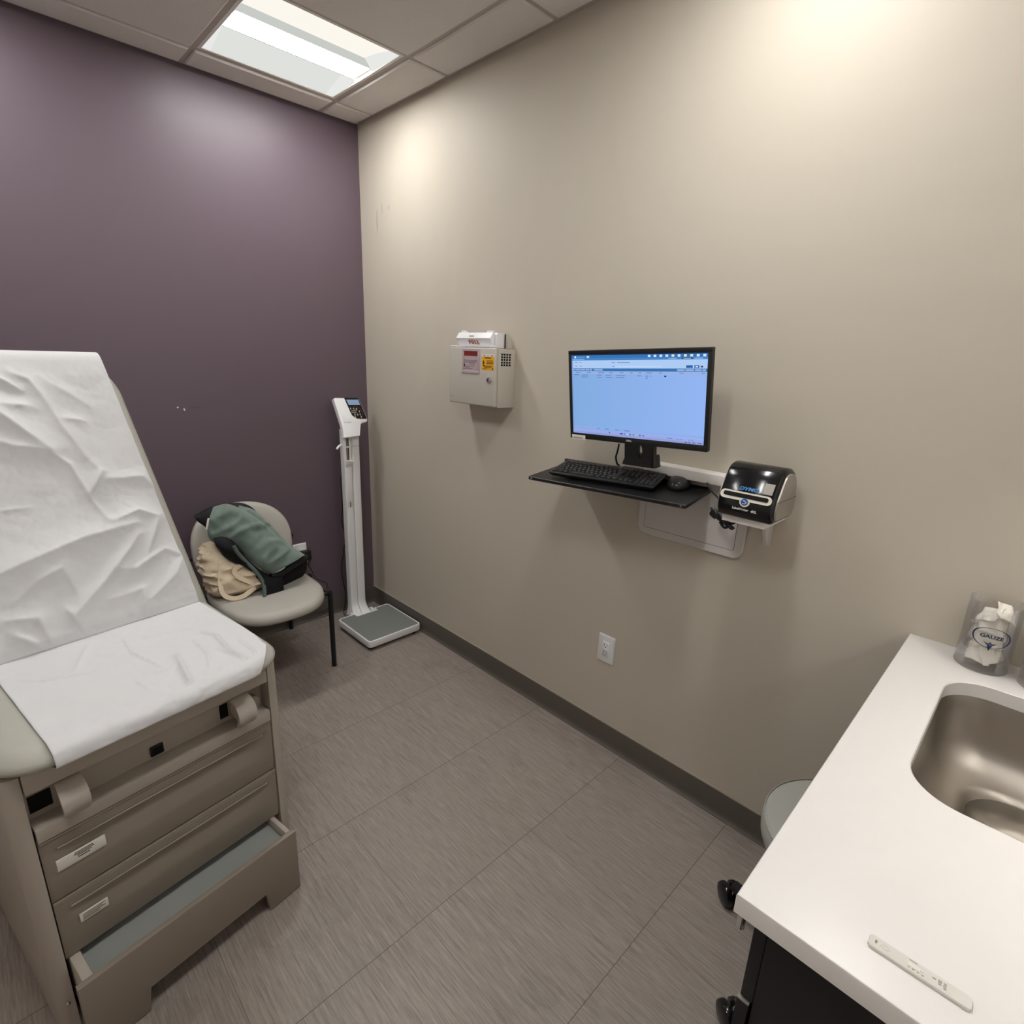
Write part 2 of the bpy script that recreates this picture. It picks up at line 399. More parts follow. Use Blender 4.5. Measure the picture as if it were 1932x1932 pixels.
# ================================================================== EXAM TABLE (x = towards the foot end, y = to its right seen from its head, origin on the floor under the step front)
TH = R(9.5); TO = Vector((1.623 + .2575 * math.sin(TH), -1.225 - .2575 * math.cos(TH), 0))
table = empty('exam_table', 'grey padded medical exam table with raised back and taupe drawer base', 'exam table', TO, (0, 0, TH))
HS = .787 / .9017; HC = -.44 / .9017          # backrest direction (x, z)
HX, HZ = -.52, .778
def on_back(y, s, off): return Vector((HX + HC * s + HS * off, y, HZ + HS * s - HC * off))
# side panels with rounded front corners
for sg in (1, -1):
    rings = []
    for z, o in ((.001, .3035), (.004, .3045), (.718, .3045), (.7228, .3035)):
        rings.append([Vector((p.x, sg * p.y, z)) for p in rrect(-1.22, -.098, .2695, o, (.0015, .030, .030, .0015), 8)])
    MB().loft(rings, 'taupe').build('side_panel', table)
b = MB()
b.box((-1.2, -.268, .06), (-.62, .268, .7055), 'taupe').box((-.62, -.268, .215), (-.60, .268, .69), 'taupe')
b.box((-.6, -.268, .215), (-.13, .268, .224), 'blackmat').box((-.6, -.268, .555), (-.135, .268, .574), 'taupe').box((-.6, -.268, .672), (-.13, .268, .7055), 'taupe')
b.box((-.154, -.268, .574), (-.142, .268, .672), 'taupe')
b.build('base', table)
# apron under the cushion and shelf lip
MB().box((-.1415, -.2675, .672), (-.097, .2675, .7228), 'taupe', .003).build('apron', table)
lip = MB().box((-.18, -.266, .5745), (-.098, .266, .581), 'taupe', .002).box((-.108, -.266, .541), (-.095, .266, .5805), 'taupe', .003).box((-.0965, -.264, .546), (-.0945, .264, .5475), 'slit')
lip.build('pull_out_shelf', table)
pk = MB().box((-.1419, -.026, .587), (-.1365, .005, .616), 'black', .003).box((-.1368, -.021, .592), (-.1358, .000, .611), 'blackmat'); pk.build('socket', table)
for yy, hw_ in ((-.240, .020), (.160, .011)): MB().box((-.1418, yy - hw_, .596), (-.1402, yy + hw_, .638), 'blackmat').build('stirrup_slot', table)
# stirrups: folded away curved heel rests
for y0 in (-.196, .186):
    rings = []
    for k in range(15):
        a = R(112 - 172 * k / 14); w = .021 + .004 * math.sin(math.pi * k / 14)
        cx, cz = -.106, .624; ro = .044; ri = .033
        o = Vector((cx + math.cos(a) * ro * 1.1, 0, cz + math.sin(a) * ro)); q = Vector((cx + math.cos(a) * ri * 1.1, 0, cz + math.sin(a) * ri))
        rings.append([Vector((o.x, y0 - w, o.z)), Vector((o.x, y0 + w, o.z)), Vector((q.x, y0 + w, q.z)), Vector((q.x, y0 - w, q.z))])
    s = MB().loft(rings, 'taupe').cyl((-.104, y0 - .016, .625), (-.104, y0 + .016, .625), .020, 'taupe')
    s.build('stirrup', table, angle=50)
MB().cyl((-.1405, .226, .612), (-.115, .226, .612), .026, 'taupe2', bev=.004).build('stirrup_pivot', table)
# two drawers: grid front with a finger scoop under a straight lip
def drawer(z0, z1, label_box, lines):
    b = MB(); ny, nz = 60, 34; hgt = z1 - z0; rows = []
    for k in range(nz + 1):
        z = z0 + hgt * k / nz; row = []
        for j in range(ny + 1):
            y = -.2665 + .533 * j / ny
            q = (z1 - z)
            x = -.098
            if q < .004: x -= (.004 - q) * .8
            if .028 <= q < .10:
                wid = 1 - (abs(y) / .246) ** 6
                if wid > 0: x -= .016 * max(0, wid) * (1 - ((q - .028) / .072)) ** 1.2 * (1 if q > .029 else 1)
            if q >= .10: x -= .006 * ((q - .10) / (hgt - .10)) ** 2
            ed = .2665 - abs(y)
            if ed < .004: x -= (.004 - ed) * .8
            row.append(Vector((x, y, z)))
        rows.append(row)
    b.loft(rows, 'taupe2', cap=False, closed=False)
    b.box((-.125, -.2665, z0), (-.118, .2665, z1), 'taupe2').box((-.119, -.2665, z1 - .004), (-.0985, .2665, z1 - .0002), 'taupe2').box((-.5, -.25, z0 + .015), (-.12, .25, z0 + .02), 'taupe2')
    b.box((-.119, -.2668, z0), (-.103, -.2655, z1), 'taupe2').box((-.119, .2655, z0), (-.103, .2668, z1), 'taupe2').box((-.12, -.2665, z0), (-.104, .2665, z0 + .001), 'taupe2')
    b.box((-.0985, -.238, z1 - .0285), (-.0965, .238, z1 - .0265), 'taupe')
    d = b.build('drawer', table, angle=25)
    (ya, yb, za, zb) = label_box
    s = MB().box((-.0990, ya, za), (-.0962, yb, zb), 'sticker', .0009)
    for (u0, u1, w, th) in lines: s.box((-.0963, ya + (yb - ya) * u0, za + (zb - za) * w), (-.0960, ya + (yb - ya) * u1, za + (zb - za) * (w + th)), 'ink')
    s.build('drawer_label', d)
tl = [(.36, .74, .80, .07), (.34, .76, .66, .07), (.40, .70, .52, .07), (.42, .66, .34, .08)]
drawer(.377, .540, (-.246, -.154, .452, .482), tl)
drawer(.209, .373, (-.229, -.173, .286, .310), [(.1, .9, .76, .07), (.1, .8, .58, .07), (.1, .88, .40, .07), (.1, .7, .22, .07)])
# pulled-out step: front board with a foot notch, walls, rubber tread
st = MB(); zt = .214
poly = [(0, -.2755, .002), (0, -.2755, zt), (0, .2575, zt), (0, .2575, .002), (0, .1605, .002), (0, .1505, .068), (0, -.1475, .068), (0, -.1575, .002)]
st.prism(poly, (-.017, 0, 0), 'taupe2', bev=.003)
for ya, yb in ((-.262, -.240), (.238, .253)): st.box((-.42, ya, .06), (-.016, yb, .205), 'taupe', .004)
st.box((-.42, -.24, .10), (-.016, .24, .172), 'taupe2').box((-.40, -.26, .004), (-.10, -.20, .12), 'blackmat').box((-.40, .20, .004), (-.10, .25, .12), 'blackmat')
stp = st.build('step_stool', table)
MB().box((-.40, -.239, .172), (-.018, .237, .181), 'tread', .002).build('tread_mat', stp)
MB().cyl((-.094, -.283, .097), (-.089, -.283, .097), .004, 'chrome', bev=.001).build('screw', table)
# seat cushion
def cush(rings_def, outline, n_center):
    rings = []
    for z, ins in rings_def: rings.append(outline(ins, z))
    return rings
def seat_outline(ins, z, front):
    out = []
    for p in rrect(-.66, -.042 - front, -.335 + ins, .335 - ins, (.10, .10, .03, .03), 10):
        t = max(0, min(1, (p.x + .55) / .5)); out.append(Vector((p.x, p.y * (1 - .085 * t * t), z)))
    return out
sd = [(.7232, .08, .098), (.7232, .026, .066), (.7245, .015, .054), (.727, .008, .042), (.7305, .003, .031), (.735, .001, .021), (.742, 0, .011), (.751, .002, .004), (.760, .009, .006), (.770, .02, .02), (.776, .036, .036), (.7785, .06, .06), (.779, .12, .12)]
MB().loft([seat_outline(i, z, f_) for z, i, f_ in sd], 'vinyl').build('seat_cushion', table, angle=60)
def back_outline(ins, off):
    out = []
    for p in rrect(-.045 + ins * .4, .9 - ins, -.33 + ins, .33 - ins, (.02, .02, .02, .02), 10) if False else rrect(-.045, .895 - ins, -.33 + ins, .33 - ins, (.15, .15, .02, .02), 12):
        t = max(0, min(1, p.x / .9)); out.append(on_back(p.y * (1 - .10 * t), p.x, off))
    return out
bd = [(-.090, .06), (-.090, .036), (-.087, .024), (-.078, .012), (-.062, .003), (-.042, 0), (-.026, .005), (-.014, .014), (-.006, .028), (-.003, .05), (-.002, .1)]
MB().loft([back_outline(i, o) for o, i in bd], 'vinyl').build('backrest', table, angle=60)
MB().cyl(on_back(-.28, .6, -.165), on_back(.28, .6, -.165), .05, 'paper', bev=.004).cyl(on_back(-.3, .6, -.165), on_back(.3, .6, -.165), .01, 'chrome').build('paper_roll', table)

# ---- exam paper: one long sheet over the back and the seat, creased
BACK = [([(.327, .732), (.285, .674), (.251, .621), (.205, .562)], .024, .05), ([(.234, .813), (.197, .784), (.177, .728), (.159, .636), (.126, .526), (.103, .477)], .012, .03), ([(.103, .477), (.145, .416)], .016, .02),
 ([(.272, .802), (.257, .785), (.222, .75)], .010, .012), ([(.436, .214), (.396, .232), (.294, .259), (.203, .282), (.114, .291), (.063, .297)], .026, .05), ([(.066, .262), (.113, .214), (.195, .14), (.273, .079)], .020, .03),
 ([(.204, .548), (.171, .509), (.15, .394), (.128, .324)], .008, .012), ([(.116, .316), (.046, .336), (-.003, .31)], .014, .02), ([(.002, .295), (.026, .251), (.058, .199)], .012, .02), ([(.091, .451), (-.002, .445), (-.026, .403)], .010, .025),
 ([(.387, .152), (.332, .19), (.274, .21), (.258, .133)], .014, .03), ([(.42, .108), (.358, .092), (.344, .011)], .014, .025), ([(.149, .172), (.105, .158), (.042, .182)], .010, .02), ([(.192, .088), (.105, .093), (.117, .021)], .012, .02),
 ([(.295, .103), (.272, .024)], .012, .02), ([(.097, .055), (.007, .11), (-.032, .161)], .012, .03), ([(.277, .707), (.226, .702), (.238, .688)], .010, .02), ([(.144, .658), (.092, .646)], .008, .02), ([(.353, .403), (.292, .4)], .004, .01),
 ([(.161, .79), (.094, .722), (.066, .69)], .006, .03), ([(-.033, .167), (.011, .198), (.092, .166)], .008, .02), ([(.41, .063), (.37, .016)], .014, .02), ([(.325, .607), (.285, .58), (.205, .559)], .010, .03)]
SEAT = [([(.21, -.433), (.225, -.331), (.205, -.196)], .004, .004), ([(.158, -.235), (.191, -.095), (.2, -.043)], .007, .008), ([(.056, -.306), (.043, -.258), (.061, -.154), (.054, -.046)], .006, .007), ([(.091, -.283), (.103, -.176), (.132, -.107)], .004, .004),
 ([(.01, -.202), (.018, -.102), (.022, -.049)], .004, .005), ([(.473, -.433), (.411, -.351), (.309, -.296), (.255, -.29)], .003, .004), ([(.265, -.197), (.214, -.18), (.172, -.176)], .003, .004), ([(.054, -.046), (.077, .02), (.112, .065)], .007, .012),
 ([(.152, -.388), (.09, -.363), (.065, -.351)], .003, .005), ([(.114, -.078), (.138, .02)], .004, .006), ([(.272, -.188), (.267, -.121)], .003, .004), ([(.346, -.348), (.276, -.474)], .003, .01), ([(.074, -.185), (.058, -.093)], .003, .004)]
def seg_d(px, py, a, b):
    dx, dy = b[0] - a[0], b[1] - a[1]; L2 = dx * dx + dy * dy
    t = 0 if L2 == 0 else max(0, min(1, ((px - a[0]) * dx + (py - a[1]) * dy) / L2))
    return math.hypot(px - a[0] - t * dx, py - a[1] - t * dy), t
def creases(lst, a, q):
    h = 0
    for pts, hh, w in lst:
        n = len(pts) - 1; best = 9; tt = 0
        if min(abs(a - p[0]) for p in pts) > .25 and min(abs(q - p[1]) for p in pts) > .25: continue
        for i in range(n):
            d, t = seg_d(a, q, pts[i], pts[i + 1])
            if d < best: best = d; tt = (i + t) / n
        if best < w * 3:
            env = (.35 + .65 * math.sin(math.pi * min(1, max(0, tt * .86 + .07)))) * max(0, 1 - best / (w * 3))
            h += hh * env * math.exp(-best / w)
    return h
def crumple(a, q, sc):
    v = noise.voronoi(Vector((a * sc + .3 * noise.noise(Vector((a * 9, q * 9, 1))), q * sc, .5)))[0]
    return (v[1] - v[0])
paper = MB(); path = []
# path: (kind, parameter); arc length steps of about 4 mm
r_top = .042
for k in range(14): path.append(('rear', .70 + (.8535 - .70) * k / 14))
for k in range(24): path.append(('top', 180 * k / 24))
nb = 210
for k in range(nb): path.append(('back', .8535 * (1 - k / nb)))
ns = 130
for k in range(ns + 1): path.append(('seat', HX + (-.075 - HX) * k / ns))
for k in range(1, 27): path.append(('front', k / 26))
W0 = []
na = 130
for kind, t in path:
    row = []
    for j in range(na + 1):
        f = j / na
        a0, a1 = -.035, .478
        if kind == 'seat': a0 = -.035 + .02 * max(0, (t + .3) / .25) ** 2 * .8
        if kind == 'front': a0 = -.020 + .075 * min(1, t * 1.3)
        if kind in ('back', 'top', 'rear'): a0 = -.035 + .025 * min(1, (t if kind == 'back' else .9) / .85); a1 = .478 - .01
        a = a0 + (a1 - a0) * f; y = .2575 - a
        if kind == 'rear': p = on_back(y, t, -2 * r_top - .0055 - .008)
        elif kind == 'top':
            an = R(t); rr = r_top + .0065
            p = on_back(y, .8535 + math.sin(an) * rr, -r_top - .004 - math.cos(an) * rr + .0)
        elif kind == 'back':
            fade = min(1, t / .03) * min(1, (.86 - t) / .06)
            h = creases(BACK, a, t) * 1.2 + .0045 * crumple(a, t, 8) + .0022 * crumple(a, t, 19) + .0012 * crumple(a, t, 37)
            h += .004 * (noise.noise(Vector((a * 5, t * 5, 3))) + .4)
            low = max(0, 1 - t / .35); h += low * .008 * crumple(a + .3, t, 7)
            p = on_back(y, t, .003 + max(0, h) * max(0, fade))
        elif kind == 'seat':
            e = max(0, min(1, (t - HX) / .04)); h = 2.2 * creases(SEAT, a, t) + .0022 * crumple(a, t, 11) + .0014 * crumple(a, t, 24)
            fr = max(0, (t + .14) / .07); h += .0035 * fr * crumple(a, t, 20)
            crn = max(0, min(1, (.05 - a) / .07)) * max(0, min(1, (t + .2) / .15)); 
            sh = .035 * max(0, (.07 - a) / .10) ** 1.5 * max(0, min(1, (t + .18) / .105)); p = Vector((t - sh, y, .7825 + h * e - .004 * crn))
        else:
            an = R(90 * min(1, t / .62)); rr = .036
            x = -.075 + math.sin(an) * rr + .006 * min(1, t * 4); z = .7825 - rr + math.cos(an) * rr
            if t > .62: z -= (t - .62) / .38 * .0232; x -= (t - .62) / .38 * .050
            # follow the rounded corner of the cushion on the right, tuck back
            crn = max(0, (.07 - a) / .10); x -= .035 * crn ** 1.5; z -= .004 * crn
            h = .003 * crumple(a, t * .12, 26) + .004 * max(0, noise.noise(Vector((a * 40, t, 7))))
            p = Vector((x + h, y, z + h * .5))
        row.append(p)
    W0.append(row)
paper.loft(W0, 'paper', cap=False, closed=False)
pp = paper.build('exam_paper', angle=180, recalc=False); pp.location = TO; pp.rotation_euler = (0, 0, TH)
md = pp.modifiers.new('thickness', 'SOLIDIFY'); md.thickness = .0006; md.offset = 1
tag(pp, 'crumpled white paper sheet covering the back and seat of the exam table', 'exam table paper')

# ================================================================== SIDE CHAIR against the purple wall
chair = empty('side_chair', 'grey padded side chair with black tube legs against the purple wall', 'chair', (.30, -.83, 0))
def blob_ring(cx, cy, hx, hy, e, n, z, front=0):
    out = []
    for i in range(n):
        a = 2 * math.pi * i / n; c, s = math.cos(a), math.sin(a)
        x = math.copysign(abs(c) ** (2 / e), c) * hx; y = math.copysign(abs(s) ** (2 / e), s) * hy
        out.append(Vector((cx + x, cy + y, z)))
    return out
sr = []
for z, k in ((.413, .60), (.414, .88), (.418, .95), (.428, .99), (.440, 1), (.452, .985), (.462, .94), (.468, .86), (.471, .70), (.470, .45), (.468, .2)):
    ring = blob_ring(.125, 0, .285 * k, .232 * k, 2.9, 56, z)
    for p in ring: p.z -= .018 * max(0, (p.x - .25) / .17) ** 2 - .010 * abs(p.y / .23) ** 2 * (1 if z > .45 else 0)
    sr.append(ring)
MB().loft(sr, 'vinyl_chair').build('seat', chair, angle=60)
Bk = Matrix.Translation((-.10, 0, .40)) @ Matrix.Rotation(R(-13), 4, 'Y')
br = []
for off, k in ((-.026, .5), (-.026, .88), (-.020, .965), (-.008, 1), (.006, .995), (.016, .96), (.023, .88), (.026, .7), (.026, .4), (.026, .1)):
    ring = []
    for p in blob_ring(0, 0, .213 * k, .238 * k, 2.35, 56, 0):
        ring.append(Bk @ Vector((off + .045 * (p.y / .24) ** 2, p.y, .225 + p.x)))
    br.append(ring)
MB().loft(br, 'vinyl_chair').build('backrest', chair, angle=60)
for sg in (1, -1):
    y = sg * .262
    MB().cyl((.255, y, 0), (.255, y, .42), .0125, 'blackmetal', bev=.002).build('leg', chair)
    MB().tube([(-.272, y, .0), (-.262, y, .25), (-.245, y, .43), (-.205, sg * .275, .60)], .0125, 'blackmetal').build('leg', chair)
    MB().tube([(.255, y, .398), (.06, y, .392), (-.10, y, .392), (-.248, y, .40)], .009, 'blackmetal').cyl((.225, y, .398), (.225, sg * .20, .400), .010, 'blackmetal').cyl((-.10, y, .392), (-.10, sg * .19, .400), .010, 'blackmetal').cyl((-.215, sg * .272, .57), (-.15, sg * .19, .585), .008, 'blackmetal').build('side_rail', chair)
MB().cyl((-.12, -.255, .385), (-.12, .255, .385), .009, 'blackmetal').build('cross_rail', chair)

# ---- tote bag on the seat
def nz(p, f, seed=0): return noise.noise(Vector((p.x * f + seed, p.y * f, p.z * f)))
tote = empty('tote_bag', 'rumpled beige canvas tote bag slumped on the side chair', 'bag', (.345, -.925, .482))
rings = []
for i, (z, hx, hy, cx, cy) in enumerate([(.002, .07, .10, .02, -.005), (.004, .09, .125, .02, -.003), (.012, .10, .138, .018, 0), (.04, .105, .140, .018, -.002), (.08, .104, .134, .014, -.008), (.12, .10, .126, -.002, -.016), (.16, .09, .115, -.014, -.026), (.195, .075, .10, -.024, -.034), (.222, .055, .075, -.032, -.04), (.232, .03, .045, -.036, -.042)]):
    ring = blob_ring(cx, cy, hx, hy, 2.6, 60, z)
    for p in ring:
        d = Vector((p.x - cx, p.y - cy, 0)).normalized(); w = .5 + .5 * min(1, z / .03)
        f = .014 * noise.noise(Vector((p.x * 14, p.y * 14, p.z * 20)))
        p += d * f * w
    rings.append(ring)
R2 = []
for i in range(len(rings) - 1):
    for k in range(4):
        t = k / 4; row = []
        for a, b_ in zip(rings[i], rings[i + 1]):
            p = a.lerp(b_, t); d = Vector((p.x, p.y, 0)).normalized(); fz = min(1, p.z / .02); p = p + d * (.018 * max(0, 1 - abs(noise.noise(Vector((p.x * 9 + 2, p.y * 9 + p.z * 8, p.z * 22)))) * 4) * fz)
            p = p + d * (.007 * noise.noise(Vector((p.x * 25, p.y * 25 + 3, p.z * 60))) * fz); row.append(p)
        R2.append(row)
R2.append(rings[-1])
MB().loft(R2, 'canvas').build('bag_body', tote, angle=70)
def strap(pts, w, name):
    pts = spline([Vector(p) for p in pts], 8); b = MB(); rows = []
    for i, p in enumerate(pts):
        t = (pts[min(i + 1, len(pts) - 1)] - pts[max(i - 1, 0)]).normalized(); n = Vector((1, .15, .35)); s = t.cross(n).normalized(); nn = s.cross(t).normalized()
        rows.append([p + s * w + nn * .0015, p - s * w + nn * .0015, p - s * w - nn * .0015, p + s * w - nn * .0015])
    b.loft(rows, 'canvas'); return b.build(name, tote, angle=50)
TOT = Vector((.345, -.925, .482))
def tp(u, v, x): return at(u, v, 'x', x) - TOT
strap([tp(414, 1050, .40), tp(416, 1078, .435), tp(416, 1104, .462), tp(422, 1122, .482), tp(440, 1129, .492), tp(460, 1124, .492), tp(482, 1108, .478)], .010, 'handle')
strap([tp(470, 1064, .44), tp(452, 1068, .452), tp(442, 1077, .462), tp(449, 1088, .47), tp(466, 1096, .476), tp(486, 1103, .474)], .010, 'handle')
strap([tp(390, 1044, .36), tp(400, 1060, .39), tp(411, 1080, .42)], .009, 'handle')
# ---- jacket thrown over the bag
jacket = empty('fleece_jacket', 'green fleece jacket with black trim thrown over the tote bag', 'jacket', (.36, -.83, .66))
JO = Vector((.36, -.83, .66))
def aj(u, v, x): return at(u, v, 'x', x + (.03 if v < 1080 else .018))
def sheet(tops, bots, thick, m, name, bulge=1.0, wr=.006, seed=0, n=40, nx=14, back=.55):
    """rolled cloth between two edges: tops / bots are (photo u, v, depth x)"""
    T = spline([aj(u, v, x) - JO for u, v, x in tops], nx); B = spline([aj(u, v, x) - JO for u, v, x in bots], nx); k = min(len(T), len(B)); rings = []
    for i in range(k):
        T0, B0 = T[i * (len(T) - 1) // (k - 1)], B[i * (len(B) - 1) // (k - 1)]
        c = (T0 + B0) / 2; ax = (T0 - B0) / 2; nrm = Vector((.86, -.38, .34)); nrm = (nrm - ax * (nrm.dot(ax) / max(1e-9, ax.dot(ax)))).normalized()
        ring = []
        for j in range(n):
            a = 2 * math.pi * j / n; s = math.sin(a); q = c + ax * math.cos(a) + nrm * (thick * (s if s > 0 else s * back))
            f = wr * noise.noise(Vector((q.x * 16 + seed, q.y * 16, q.z * 16))) + wr * .7 * noise.noise(Vector((q.x * 34 + seed, q.y * 34, q.z * 34))) + wr * 1.1 * max(0, 1 - 5 * abs(noise.noise(Vector((q.x * 8 + seed, q.y * 7 - q.z * 6, q.z * 11)))))
            ring.append(q + nrm * f * abs(s))
        rings.append(ring)
    return MB().loft(rings, m).build(name, jacket, angle=70)
sheet([(404, 956, .30), (428, 951, .30), (450, 958, .31), (478, 974, .32), (500, 990, .34), (525, 1014, .37), (550, 1032, .40), (575, 1047, .43)],
      [(393, 1012, .33), (400, 1022, .345), (420, 1026, .36), (445, 1030, .375), (462, 1046, .39), (478, 1062, .41), (496, 1076, .43), (514, 1084, .445)], .055, 'fleece', 'fleece_shell', seed=1, wr=.013)
sheet([(452, 956, .27), (478, 962, .29), (505, 985, .32), (530, 1012, .35), (548, 1030, .38)], [(446, 974, .30), (470, 984, .31), (492, 1004, .34), (515, 1028, .37), (540, 1046, .40)], .03, 'fleece', 'fleece_fold', seed=5, wr=.008)
sheet([(368, 974, .22), (385, 962, .24), (405, 956, .27), (420, 966, .30)], [(373, 984, .25), (384, 992, .27), (392, 996, .29), (402, 984, .31)], .022, 'collar', 'collar', seed=2, wr=.004)
sheet([(430, 951, .17), (455, 950, .18), (474, 957, .20), (487, 970, .22), (495, 980, .24)], [(440, 962, .22), (455, 972, .24), (466, 980, .25), (478, 990, .27), (490, 992, .28)], .018, 'collar', 'yoke_panel', seed=3, wr=.003)
sheet([(513, 1083, .452), (528, 1078, .45), (545, 1067, .447), (562, 1056, .44), (579, 1046, .435)], [(516, 1092, .445), (532, 1086, .445), (549, 1075, .44), (566, 1064, .435), (583, 1053, .43)], .012, 'collar', 'hem_band', seed=4, wr=.002)
sheet([(500, 1080, .41), (530, 1080, .41), (560, 1060, .40), (580, 1050, .40)], [(520, 1098, .41), (540, 1106, .40), (562, 1094, .38), (578, 1078, .37)], .03, 'lining', 'lining', seed=6, wr=.006)
sheet([(402, 1016, .37), (418, 1012, .38), (436, 1018, .395), (452, 1034, .41), (468, 1056, .42)], [(410, 1030, .36), (424, 1050, .38), (440, 1060, .39), (456, 1066, .40), (470, 1072, .41)], .03, 'lining', 'lining', seed=7, wr=.006)
sheet([(455, 1040, .41), (472, 1058, .425), (490, 1074, .44), (510, 1086, .45)], [(460, 1060, .41), (476, 1082, .42), (494, 1098, .43), (506, 1106, .44)], .02, 'lining', 'lining', seed=9, wr=.004)
fl = sheet([(499, 1086, .465), (515, 1088, .465), (532, 1086, .46)], [(500, 1129, .485), (518, 1131, .485), (537, 1123, .48)], .014, 'lining', 'pocket_flap', seed=8, wr=.003)
MB().cyl(aj(519, 1110, .478) - JO, aj(519, 1110, .484) - JO, .006, 'silver', bev=.001).build('snap', fl)
MB().tube([aj(441, 1030, .425) - JO, aj(449, 1044, .43) - JO, aj(466, 1062, .435) - JO, aj(482, 1078, .45) - JO, aj(495, 1096, .47) - JO, aj(499, 1112, .49) - JO, aj(499, 1127, .50) - JO], .0085, 'binding').build('zip_edge', jacket)
MB().tube([aj(394, 978, .31) - JO, aj(392, 988, .32) - JO, aj(390, 1000, .33) - JO], .005, 'sticker').build('drawstring', jacket)
MB().tube([aj(556, 1092, .40) - JO, aj(572, 1096, .37) - JO, aj(585, 1086, .33) - JO], .014, 'lining').build('cuff', jacket)

# ================================================================== PHYSICIAN SCALE in the corner
scale = empty('physician_scale', 'white upright digital scale with grey platform in the room corner', 'scale', (.38, -.19, 0))
SO = Vector((.38, -.19, 0))
def plat(ins, z):
    x0, x1, y0, y1 = -.178 + ins, .182 - ins, -.175 + ins, .168 - ins; nx = -.146 + ins; ya, yb = -.060 - ins, .062 + ins; r = .022
    pts = []
    def arc(cx, cy, a0, a1, r, k=6): return [Vector((cx + r * math.cos(R(a0 + (a1 - a0) * i / k)), cy + r * math.sin(R(a0 + (a1 - a0) * i / k)), z)) for i in range(k + 1)]
    r = max(.006, .024 - ins)
    pts += arc(x1 - r, y0 + r, -90, 0, r) + arc(x1 - r, y1 - r, 0, 90, r) + arc(x0 + r, y1 - r, 90, 180, r)
    q = .009
    pts += arc(x0 + q, yb + q, 180, 270, q, 4) + arc(nx - q, yb - q, 90, 0, q, 4) + arc(nx - q, ya + q, 0, -90, q, 4) + arc(x0 + q, ya - q, 90, 180, q, 4)
    pts += arc(x0 + r, y0 + r, 180, 270, r)
    return pts
MB().loft([plat(.01, .020), plat(.002, .022), plat(0, .027), plat(0, .055), plat(.002, .0595), plat(.0055, .061), plat(.0085, .0605), plat(.0095, .0585), plat(.03, .0585)], 'white').build('platform', scale, angle=40)
MB().loft([plat(.0098, .0587), plat(.0098, .0592), plat(.012, .0596)], 'scalemat').build('platform_mat', scale)
for x in (-.14, .14):
    for y in (-.14, .13): MB().cyl((x, y, 0), (x, y, .021), .018, 'blackmat').build('foot', scale)
MB().box((-.15, -.16, .008), (.15, .15, .020), 'blackmat').build('underframe', scale)
# column: two rounded covers side by side, flaring into the platform notch
def colring(y0, y1, x0, x1, z, r=.010): return [Vector((p.x, p.y, z)) for p in rrect(x0, x1, y0, y1, r, 4)]
cf = lambda z: -.210 + (.040 * max(0, 1 - (z - .05) / .075) ** 2.2 if z < .125 else 0)
for (ya, yb, nm) in ((-.061, -.0145, 0), (-.0135, .034, 1)):
    rings = []
    for z in [.03, .045, .055, .065, .075, .085, .095, .11, .125, .3, .6, .72, .7205, .7225, .723, 1.02, 1.0205, 1.1, 1.16]:
        fl_ = max(0, 1 - (z - .03) / .085) ** 2 * .012 if z < .115 else 0
        ins = .0012 if .7203 < z < .7228 else 0
        rings.append(colring(ya - (fl_ if nm == 0 else 0) + ins, yb + (fl_ if nm else 0) - ins, -.268 + ins, cf(z) - ins - (.004 if nm == 0 else 0), z))
    MB().loft(rings, 'white').build('column', scale, angle=45)
b = MB().box((-.2145, -.0135, 1.0665), (-.209, .032, 1.068), 'mauvegrey'); b.build('joint_strip', scale)
# sliding height rod in the left cover
rod = MB().box((-.2160, -.049, .985), (-.2128, -.0325, 1.135), 'greyprint').box((-.2132, -.0380, .985), (-.2122, -.0335, 1.135), 'black')
for k in range(14): rod.box((-.2129, -.048, .995 + k * .01), (-.2124, -.041, .9957 + k * .01), 'ink')
rod.build('height_rod', scale)
MB().box((-.2180, -.052, .715), (-.2128, -.026, .745), 'platemetal').box((-.2132, -.040, .715), (-.2120, -.036, .745), 'black').build('rod_window', scale)
sl = MB().loft([[Vector((p.x, p.y, z)) for p in rrect(-.216, x1, -.056, -.018, .003, 3)] for z, x1 in ((.952, -.213), (.968, -.203), (.978, -.196), (.988, -.196), (.990, -.202))], 'white')
sl.box((-.216, -.055, .745), (-.2118, -.021, .952), 'white', .002); sl.build('slide', scale)
MB().tube([(-.217, -.047, 1.065), (-.205, -.040, 1.066), (-.200, -.036, 1.067)], .005, 'white').build('rod_stop', scale)
MB().tube([(-.245, -.058, 1.075), (-.240, -.08, 1.068), (-.232, -.095, 1.055)], .006, 'white').build('cable_hook', scale)
# head: tilted slab
def hp(u, v, x): return at(u, v, 'x', x) - SO
hd = MB(); TLp, TRp, BRp, BLp = hp(629.5, 752, .10), hp(676, 751.5, .10), hp(693.5, 794, .185), hp(647, 806, .178)
nrm = Vector((0, 1, 0)).cross(BLp - TLp).normalized(); nrm = nrm if nrm.x > 0 else -nrm
def onhead(u, v, o=0):
    d = C_F + C_R * ((u - 966) / FPX) - C_U * ((v - 966) / FPX); p0 = TLp + SO + nrm * o
    return CAM + d * ((p0 - CAM).dot(nrm) / d.dot(nrm)) - SO
tr = [onhead(*q) for q in ((629.5, 752), (632, 750.5), (675, 751), (677, 752), (693, 790), (693, 794), (691, 796), (684, 797), (681, 800), (680, 812), (679.5, 822), (649, 826), (648, 812), (645, 800))]
back_d = Vector((-.030, 0, -.012))
hd.prism(tr, back_d, 'white', bev=.0035)
head = hd.build('display_head', scale, angle=45)
K = 90 / 1338
def hq(x, y, o): return onhead(620 + x * K, 740 + y * K, o)
